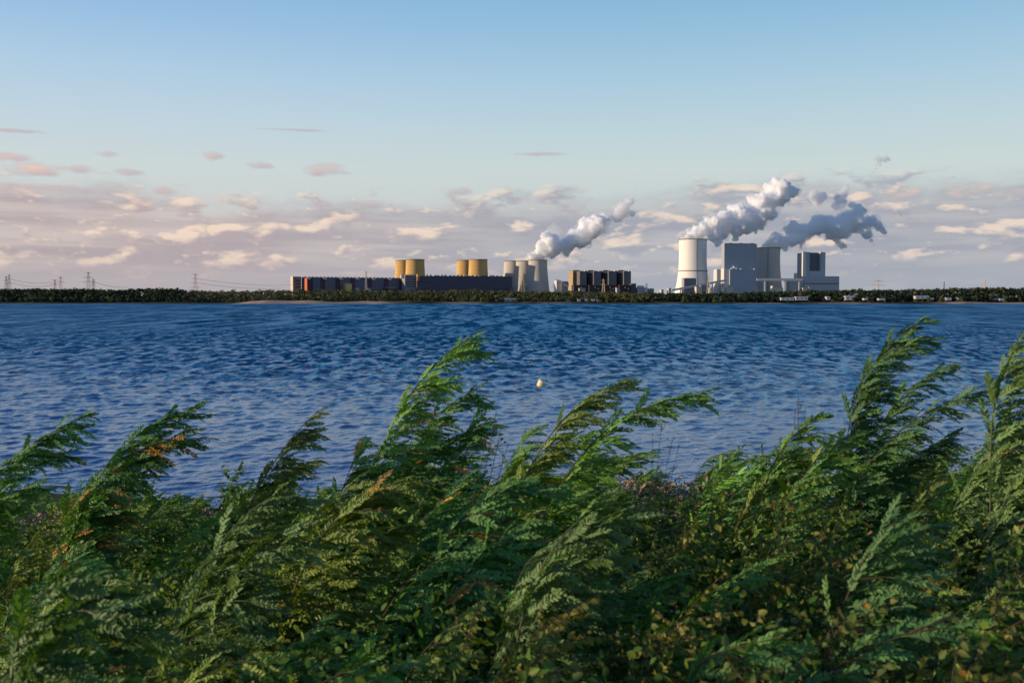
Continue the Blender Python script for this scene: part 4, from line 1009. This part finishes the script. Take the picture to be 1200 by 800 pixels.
# --- the tall wind-bent shoots that stand out: pixel curve of the main stem, distance, leaf length, side shoots
HERO = [
 ('feathery bush at the left edge whose top bends right over the water', [(-26, 640), (-8, 560), (25, 528), (60, 505), (96, 486)], 7.6, .20, [(7, .42), (.2, .95)], .01, [[(-40, 600), (-10, 585), (25, 572), (52, 575)], [(-20, 560), (20, 532), (50, 534), (80, 540)]]),
 ('leafy bush with orange leaves below its wind blown crown near the left edge', [(70, 660), (100, 580), (130, 535), (165, 505), (198, 486)], 7.2, .22, [(10, .40), (.25, .95)], .07, [[(60, 640), (85, 590), (120, 560), (165, 560)], [(100, 600), (130, 552), (175, 530), (215, 505)]]),
 ('slim feathery shoot standing alone left of the tall main bush', [(268, 660), (290, 590), (318, 545), (342, 510), (374, 480)], 7.4, .17, [(11, .34), (.2, .9)], .005, [[(280, 640), (310, 575), (340, 548), (372, 540)]]),
 ('tallest feathery bush left of the middle, bent right with orange leaves', [(372, 700), (400, 620), (440, 540), (468, 480), (498, 436), (528, 410), (556, 393)], 7.6, .20, [(18, .44), (.28, .93)], .045,
   [[(420, 650), (460, 560), (500, 500), (536, 462), (562, 458)], [(400, 660), (430, 590), (470, 545), (530, 515), (566, 500)], [(380, 640), (395, 585), (412, 545), (420, 520)], [(450, 650), (490, 570), (530, 540), (560, 482)]]),
 ('drooping feathery bush below the yellow buoy, its stem arched right', [(560, 690), (590, 610), (622, 548), (650, 500), (690, 462), (732, 447)], 7.0, .18, [(14, .36), (.25, .92)], .0, [[(570, 670), (600, 590), (625, 545), (660, 520), (700, 505)], [(560, 640), (585, 570), (605, 525), (625, 505)]]),
 ('long arching shoot reaching furthest right over the water', [(600, 690), (640, 600), (672, 545), (705, 505), (745, 480), (790, 466), (828, 461)], 6.6, .17, [(14, .30), (.25, .95)], .0, [[(640, 640), (670, 580), (710, 545), (760, 530)]]),
 ('tall dark feathery bush in the right part rising above the far shoreline', [(962, 700), (980, 610), (995, 530), (1004, 480), (1020, 430), (1042, 400), (1062, 384), (1082, 373)], 7.4, .17, [(16, .30), (.3, .95)], .005,
   [[(990, 660), (1012, 560), (1040, 485), (1080, 440), (1118, 428)], [(985, 640), (1010, 560), (1060, 500), (1110, 470), (1150, 458)], [(1000, 640), (1040, 560), (1080, 530), (1120, 505)], [(985, 600), (996, 500), (1010, 440), (1046, 404), (1090, 398)]]),
 ('pale stemmed bush cut off by the right edge, its leaves streaming right', [(1166, 760), (1170, 640), (1168, 540), (1172, 470), (1182, 420), (1204, 388)], 6.0, .20, [(15, .40), (.2, .95)], .008, [[(1150, 700), (1180, 600), (1210, 520), (1250, 470)], [(1140, 680), (1155, 600), (1180, 560), (1230, 530)], [(1100, 660), (1125, 580), (1160, 530), (1200, 500)]]),
 ('low feathery bush between the long arching shoot and the tall right bush', [(872, 680), (890, 600), (905, 550), (930, 510), (962, 488)], 7.4, .18, [(10, .34), (.2, .95)], .0, [[(850, 660), (880, 590), (912, 545), (950, 530)], [(900, 660), (925, 590), (950, 545), (985, 515)]]),
 ('bushy shoots left of the tall right bush along the thicket edge', [(930, 700), (940, 610), (955, 560), (975, 525), (1004, 505)], 6.8, .18, [(10, .34), (.2, .95)], .0, [[(900, 680), (915, 610), (930, 570), (958, 545)]]),
 ('bush with pale leaf undersides in the middle of the thicket', [(600, 800), (612, 720), (636, 660), (668, 615), (706, 592)], 4.3, .19, [(13, .36), (.2, .95)], .0, [[(580, 780), (600, 700), (620, 650), (650, 640)], [(620, 790), (640, 720), (680, 670), (720, 650)]]),
 ('bush of arching pale shoots left of the middle, tips near the slim shoot', [(205, 790), (225, 700), (252, 640), (288, 600), (332, 574)], 4.8, .19, [(13, .36), (.2, .95)], .0, [[(235, 780), (262, 690), (300, 640), (348, 618)], [(190, 760), (215, 690), (240, 650), (270, 640)]]),
 ('yellow green feathery bush below the tallest bush', [(322, 760), (350, 670), (388, 610), (430, 580), (480, 560)], 5.2, .20, [(13, .38), (.2, .95)], .025, [[(350, 750), (385, 670), (430, 630), (482, 612)], [(300, 740), (330, 660), (370, 600), (410, 570)]]),
 ('dense feathery bush under the tallest bush with a few orange leaves', [(470, 770), (490, 690), (520, 630), (560, 590), (606, 566)], 5.2, .20, [(13, .38), (.2, .95)], .03, [[(440, 760), (470, 670), (505, 600), (545, 560)], [(500, 770), (530, 690), (570, 640), (620, 612)]]),
 ('fresh green feathery bush in the bottom left corner', [(20, 860), (40, 780), (66, 730), (96, 706), (130, 700)], 3.5, .21, [(9, .34), (.15, .95)], .0, [[(0, 850), (12, 760), (35, 700), (70, 680)]]),
 ('dark blue green ferny bush at the lower right', [(960, 860), (975, 760), (995, 690), (1020, 640), (1056, 612)], 3.9, .20, [(12, .34), (.15, .95)], .0, [[(985, 850), (1000, 760), (1020, 720), (1060, 700)]]),
]
def heroes():
    for hi, (lab, pts, Y, leaf, ((ns, sf), _), orange, extra) in enumerate(HERO):
        r = np.random.default_rng(500+hi); lv, stm = Leaves(), Stems()
        base = None
        for ci, pp in enumerate([pts]+extra):
            dy = 0 if ci == 0 else r.uniform(-.35, .35)
            W = [np.array([wx(x, Y+dy), Y+dy+r.normal(0, .03), wz(y, Y+dy)]) for x, y in pp]
            x0, y0 = W[0][0]-.12, W[0][1]; g = float(bank_z(np.array(x0), np.array(y0)))-.03
            root = np.array([x0-.06, y0, g]); base = root if base is None else base
            if W[0][2] > g+.15: W = [root, root*.45+W[0]*.55+np.array([-.04, 0, .05])]+W
            P = spline(W, 30)
            tint = green(r, 'p')
            if 'dark' in lab: tint = np.array([.055, .128, .028])*r.uniform(.9, 1.2)
            if 'yellow green' in lab: tint = np.array([.15, .21, .020])
            if 'fresh' in lab: tint = np.array([.075, .15, .026])
            if 'pale' in lab: tint = np.array([.115, .195, .048])
            leafy_shoot(lv, stm, P, r, leaf*1.12, .021, .24, 'p', .72, .0085 if ci == 0 else .006, orange=orange, shoot_tint=tint, spread=.62)
            side_shoots(lv, stm, P, r, int(ns*1.35) if ci == 0 else max(6, int(ns*.9)), sf if False else (.40 if ci == 0 else .30)*leaf/.19, .32, .95, 'p', leaf=leaf*.92, gap=.030, wind=.75, orange=orange*1.6, shoot_tint=tint*np.exp(r.normal(0, .1)), spread=.45)
        finish('windblown_shrub', lab, 'bush', tuple(base), lv, stm, stemmat=M_GSTEM if 'pale' in lab else M_STEM)
heroes()

# --- filler bushes row by row
SIL = [(-60, 588), (0, 584), (100, 572), (200, 566), (300, 562), (380, 556), (450, 532), (520, 522), (600, 546), (700, 552), (780, 540), (850, 518), (900, 502), (950, 494), (1020, 490), (1100, 500), (1200, 478), (1260, 470)]
ROWS = [(15.2, 10, 17), (11.8, 14, 16), (9.6, 24, 14), (7.9, 40, 12), (6.3, 66, 10), (5.1, 104, 9), (4.15, 152, 8), (3.4, 205, 7)]
GL = {'p': 'feathery leaved bush leaning right in the wind, deep inside the bank thicket', 'o': 'round leaved dark green bush deep inside the bank thicket',
      'y': 'round leaved bush with yellowing leaves in the lower right thicket', 'a': 'round leaved bush turning orange and brown at the lower right'}
def filler(X, Y, sp, ztop, r, rowi):
    g = float(bank_z(np.array(X), np.array(Y)))-.03; H = max(.5, ztop-g); lv, stm = Leaves(), Stems()
    bt = green(r, sp)
    if sp == 'p':
        for k in range(8):
            b = np.array([X+r.normal(0, .16), Y+r.normal(0, .16), g]); h = H*r.uniform(.62, 1.0)
            lean = r.uniform(.25, .55)*h
            P = spline([b, b+[lean*.12, r.normal(0, .08), h*.45], b+[lean*.5, r.normal(0, .14), h*.82], b+[lean*1.15, r.normal(0, .2), h*.99]], 18)
            tint = bt*np.exp(r.normal(0, .16))
            leafy_shoot(lv, stm, P, r, .185, .036, .30, 'p', .75, .006, orange=.006, shoot_tint=tint)
            side_shoots(lv, stm, P, r, 5, .34, .35, .95, 'p', leaf=.16, gap=.040, wind=.7, orange=.006, shoot_tint=tint)
    else:
        for k in range(11):
            b = np.array([X+r.normal(0, .2), Y+r.normal(0, .2), g]); h = H*r.uniform(.55, 1.0); lean = r.uniform(.05, .35)*h
            P = spline([b, b+[lean*.2, r.normal(0, .1), h*.5], b+[lean*.6, r.normal(0, .18), h*.85], b+[lean, r.normal(0, .25), h]], 16)
            tint = bt*np.exp(r.normal(0, .16))
            lf = .036 if Y < 6 else .048
            leafy_shoot(lv, stm, P, r, lf, .014, .25, sp, .30, .005, orange=.02 if sp == 'a' else .004, shoot_tint=tint, spread=.95)
            for q in range(14):
                f = r.uniform(.25, .95); i = int(f*15); p = P[i]; L = r.uniform(.22, .42)*(1.1-.5*f)
                d0 = np.array([r.normal(.25, .6), r.normal(-.1, .6), r.uniform(-.1, .8)]); d0 /= np.linalg.norm(d0)
                Q = spline([p, p+d0*L*.5, p+d0*L+WIND*L*.25], 7)
                leafy_shoot(lv, stm, Q, r, lf, .016, .08, sp, .35, .0028, orange=.02 if sp == 'a' else .003, shoot_tint=tint*np.exp(r.normal(0, .12)) if sp != 'a' else None, spread=.95)
    nm = 'feathery_shrub' if sp == 'p' else 'round_leaved_shrub'
    return finish(nm, GL[sp], 'bush', (X, Y, g), lv, stm, {'p': 'feathery bushes of the bank thicket', 'o': 'green round leaved bushes of the bank thicket', 'y': 'yellowing bushes of the lower right thicket', 'a': 'autumn coloured bushes at the lower right'}[sp])
def fillers():
    r = np.random.default_rng(900)
    for ri, (Y, dp, n) in enumerate(ROWS):
        for k in range(n):
            px = -60+1320*(k+.5+r.uniform(-.3, .3))/n; y = Y*(1+r.uniform(-.06, .06))
            X = wx(px, y)-.18; pt = interp(px, SIL)+dp*r.uniform(.85, 1.2)+r.choice([r.uniform(-48, 0), r.uniform(-5, 10)], p=[.45, .55]); zt = wz(pt, y)
            low = ri >= 4
            if px > 880 and low: sp = r.choice(['a', 'y', 'p', 'o'], p=[.42, .22, .2, .16]) if px > 980 else r.choice(['y', 'p', 'o'], p=[.45, .3, .25])
            elif px > 640 and low: sp = r.choice(['y', 'o', 'p'], p=[.5, .3, .2])
            elif px < 300: sp = r.choice(['o', 'p'], p=[.55, .45])
            else: sp = r.choice(['o', 'p'], p=[.22, .78])
            filler(X, y, str(sp), zt, r, ri)
fillers()

# --- uncountable undergrowth that closes the thicket down to the soil
def undergrowth():
    r = np.random.default_rng(31); lv = Leaves()
    n = 30000
    Y = 3.1+(18.3-3.1)*r.random(n)**1.1; px = r.uniform(-80, 1280, n); X = (px-600)/F*Y
    g = bank_z(X, Y); dp = np.interp(Y, [3.4, 4.15, 5.1, 6.3, 7.9, 9.6, 12], [205, 152, 104, 66, 40, 24, 8]); sil = np.interp(px, [p[0] for p in SIL], [p[1] for p in SIL])
    top = np.maximum(CZ+(HZ-(sil+dp+26))/F*Y, g+.22); z = g+(top-g)*r.random(n)**.7
    for i in range(n):
        a = px[i] > 900 and r.random() < .4 and Y[i] < 6.5
        lv.add('s', (X[i], Y[i], z[i]), r.normal(0, .6, 3)+WIND*.5, r.normal(0, .5, 3)+[0, -.3, .8], r.uniform(.028, .050), green(r, 'a' if a else ('y' if px[i] > 640 and r.random() < .3 else 'o'))*.9)
    V, Q, C_ = lv.arrays(); o = link_mesh('undergrowth', np_mesh('undergrowth', V, Q, False, C_), M_LEAF)
    tag(o, 'dense low leaves filling the bank between the bushes', 'undergrowth', kind='stuff')
undergrowth()

# --- dry pinkish reed grass by the waterline and bare twigs
def dry_grass():
    r = np.random.default_rng(41); V = []; C_ = []
    def tuft(px, Y, n, h):
        for _ in range(n):
            X = wx(px, Y)+r.normal(0, .22); y = Y+r.normal(0, .25); g = float(bank_z(np.array(X), np.array(y))); b = np.array([X, y, g-.03]); H = h*r.uniform(.6, 1.05)
            d = np.array([r.normal(.30, .12), r.normal(0, .1), 1.0]); d /= np.linalg.norm(d); m = b+d*H*.6; t_ = m+(d*.6+WIND*.55)*H*.42
            s = np.array([.007, .004, 0]); c = np.array([.24, .20, .13])*r.uniform(.6, 1.3)
            V.extend([b-s, b+s, m+s*.8, m-s*.8, m-s*.8, m+s*.8, t_+s*.3, t_-s*.3]); C_.extend([c]*8)
            for q in range(7):                                   # fluffy head
                p = m+(t_-m)*r.uniform(.35, 1.0); u = r.normal(0, .014, 3); w = (WIND*.7+r.normal(0, .4, 3))*.05
                cc = np.array([.34, .25, .18])*r.uniform(.7, 1.3); V.extend([p-u, p+u, p+u+w, p-u+w]); C_.extend([cc]*4)
    for _ in range(150):
        px = r.choice([r.uniform(560, 900), r.uniform(640, 880), r.uniform(20, 420), r.uniform(1060, 1110)], p=[.25, .55, .12, .08]); Y = r.uniform(13, 17)
        tuft(px, Y, 16, r.uniform(.7, 1.1) if px > 500 else .55)
    V = np.array(V); o = link_mesh('reed_grass', np_mesh('reed_grass', V, np.arange(len(V)).reshape(-1, 4), False, np.array(C_)), leafmat('dry grass', None))
    tag(o, 'dry pinkish reed grass between the bushes and the water', 'grass', kind='stuff')
dry_grass()
def twigs(label, px, py0, tips, Y, seed):
    r = np.random.default_rng(seed); stm = Stems(); lv = Leaves(); x, z0 = wx(px, Y), float(bank_z(np.array(wx(px, Y)), np.array(Y)))
    for (tx, ty) in tips:
        a = np.array([x+r.normal(0, .05), Y+r.normal(0, .05), z0-.02]); b = np.array([wx(tx, Y), Y+r.normal(0, .08), wz(ty, Y)])
        P = spline([a, a*.5+b*.5+[-.06, 0, .03], b], 14); stm.tube(P, .006, .002, 4)
        for q in range(7):
            i = int(r.integers(6, 13)); d = np.array([r.normal(.25, .4), r.normal(0, .4), r.uniform(.3, 1)]); stm.tube(np.array([P[i], P[i]+d*.05, P[i]+d*.10+[.02, 0, 0]]), .003, .0014, 4)
            c = np.array([.05, .04, .025]); lv.add('s', P[i]+d*.08, d+WIND*.4, r.normal(0, 1, 3), .03, c)
    finish('bare_twig_shrub', label, 'bush', (x, Y, z0), lv, stm, stemmat=material('dead twig', (.04, .032, .028), .85, .3, 10))
twigs('bare dark twigs sticking up right of the tallest bush', 528, 640, [(582, 482), (588, 500), (570, 512), (596, 520)], 7.4, 1)
twigs('dead dark stalks before the water right of the long arching shoot', 770, 600, [(776, 492), (764, 506), (790, 505), (800, 520)], 12.5, 2)
twigs('thin grey twigs at the edge of the right thicket', 935, 560, [(938, 462), (930, 478), (946, 476)], 8.4, 3)
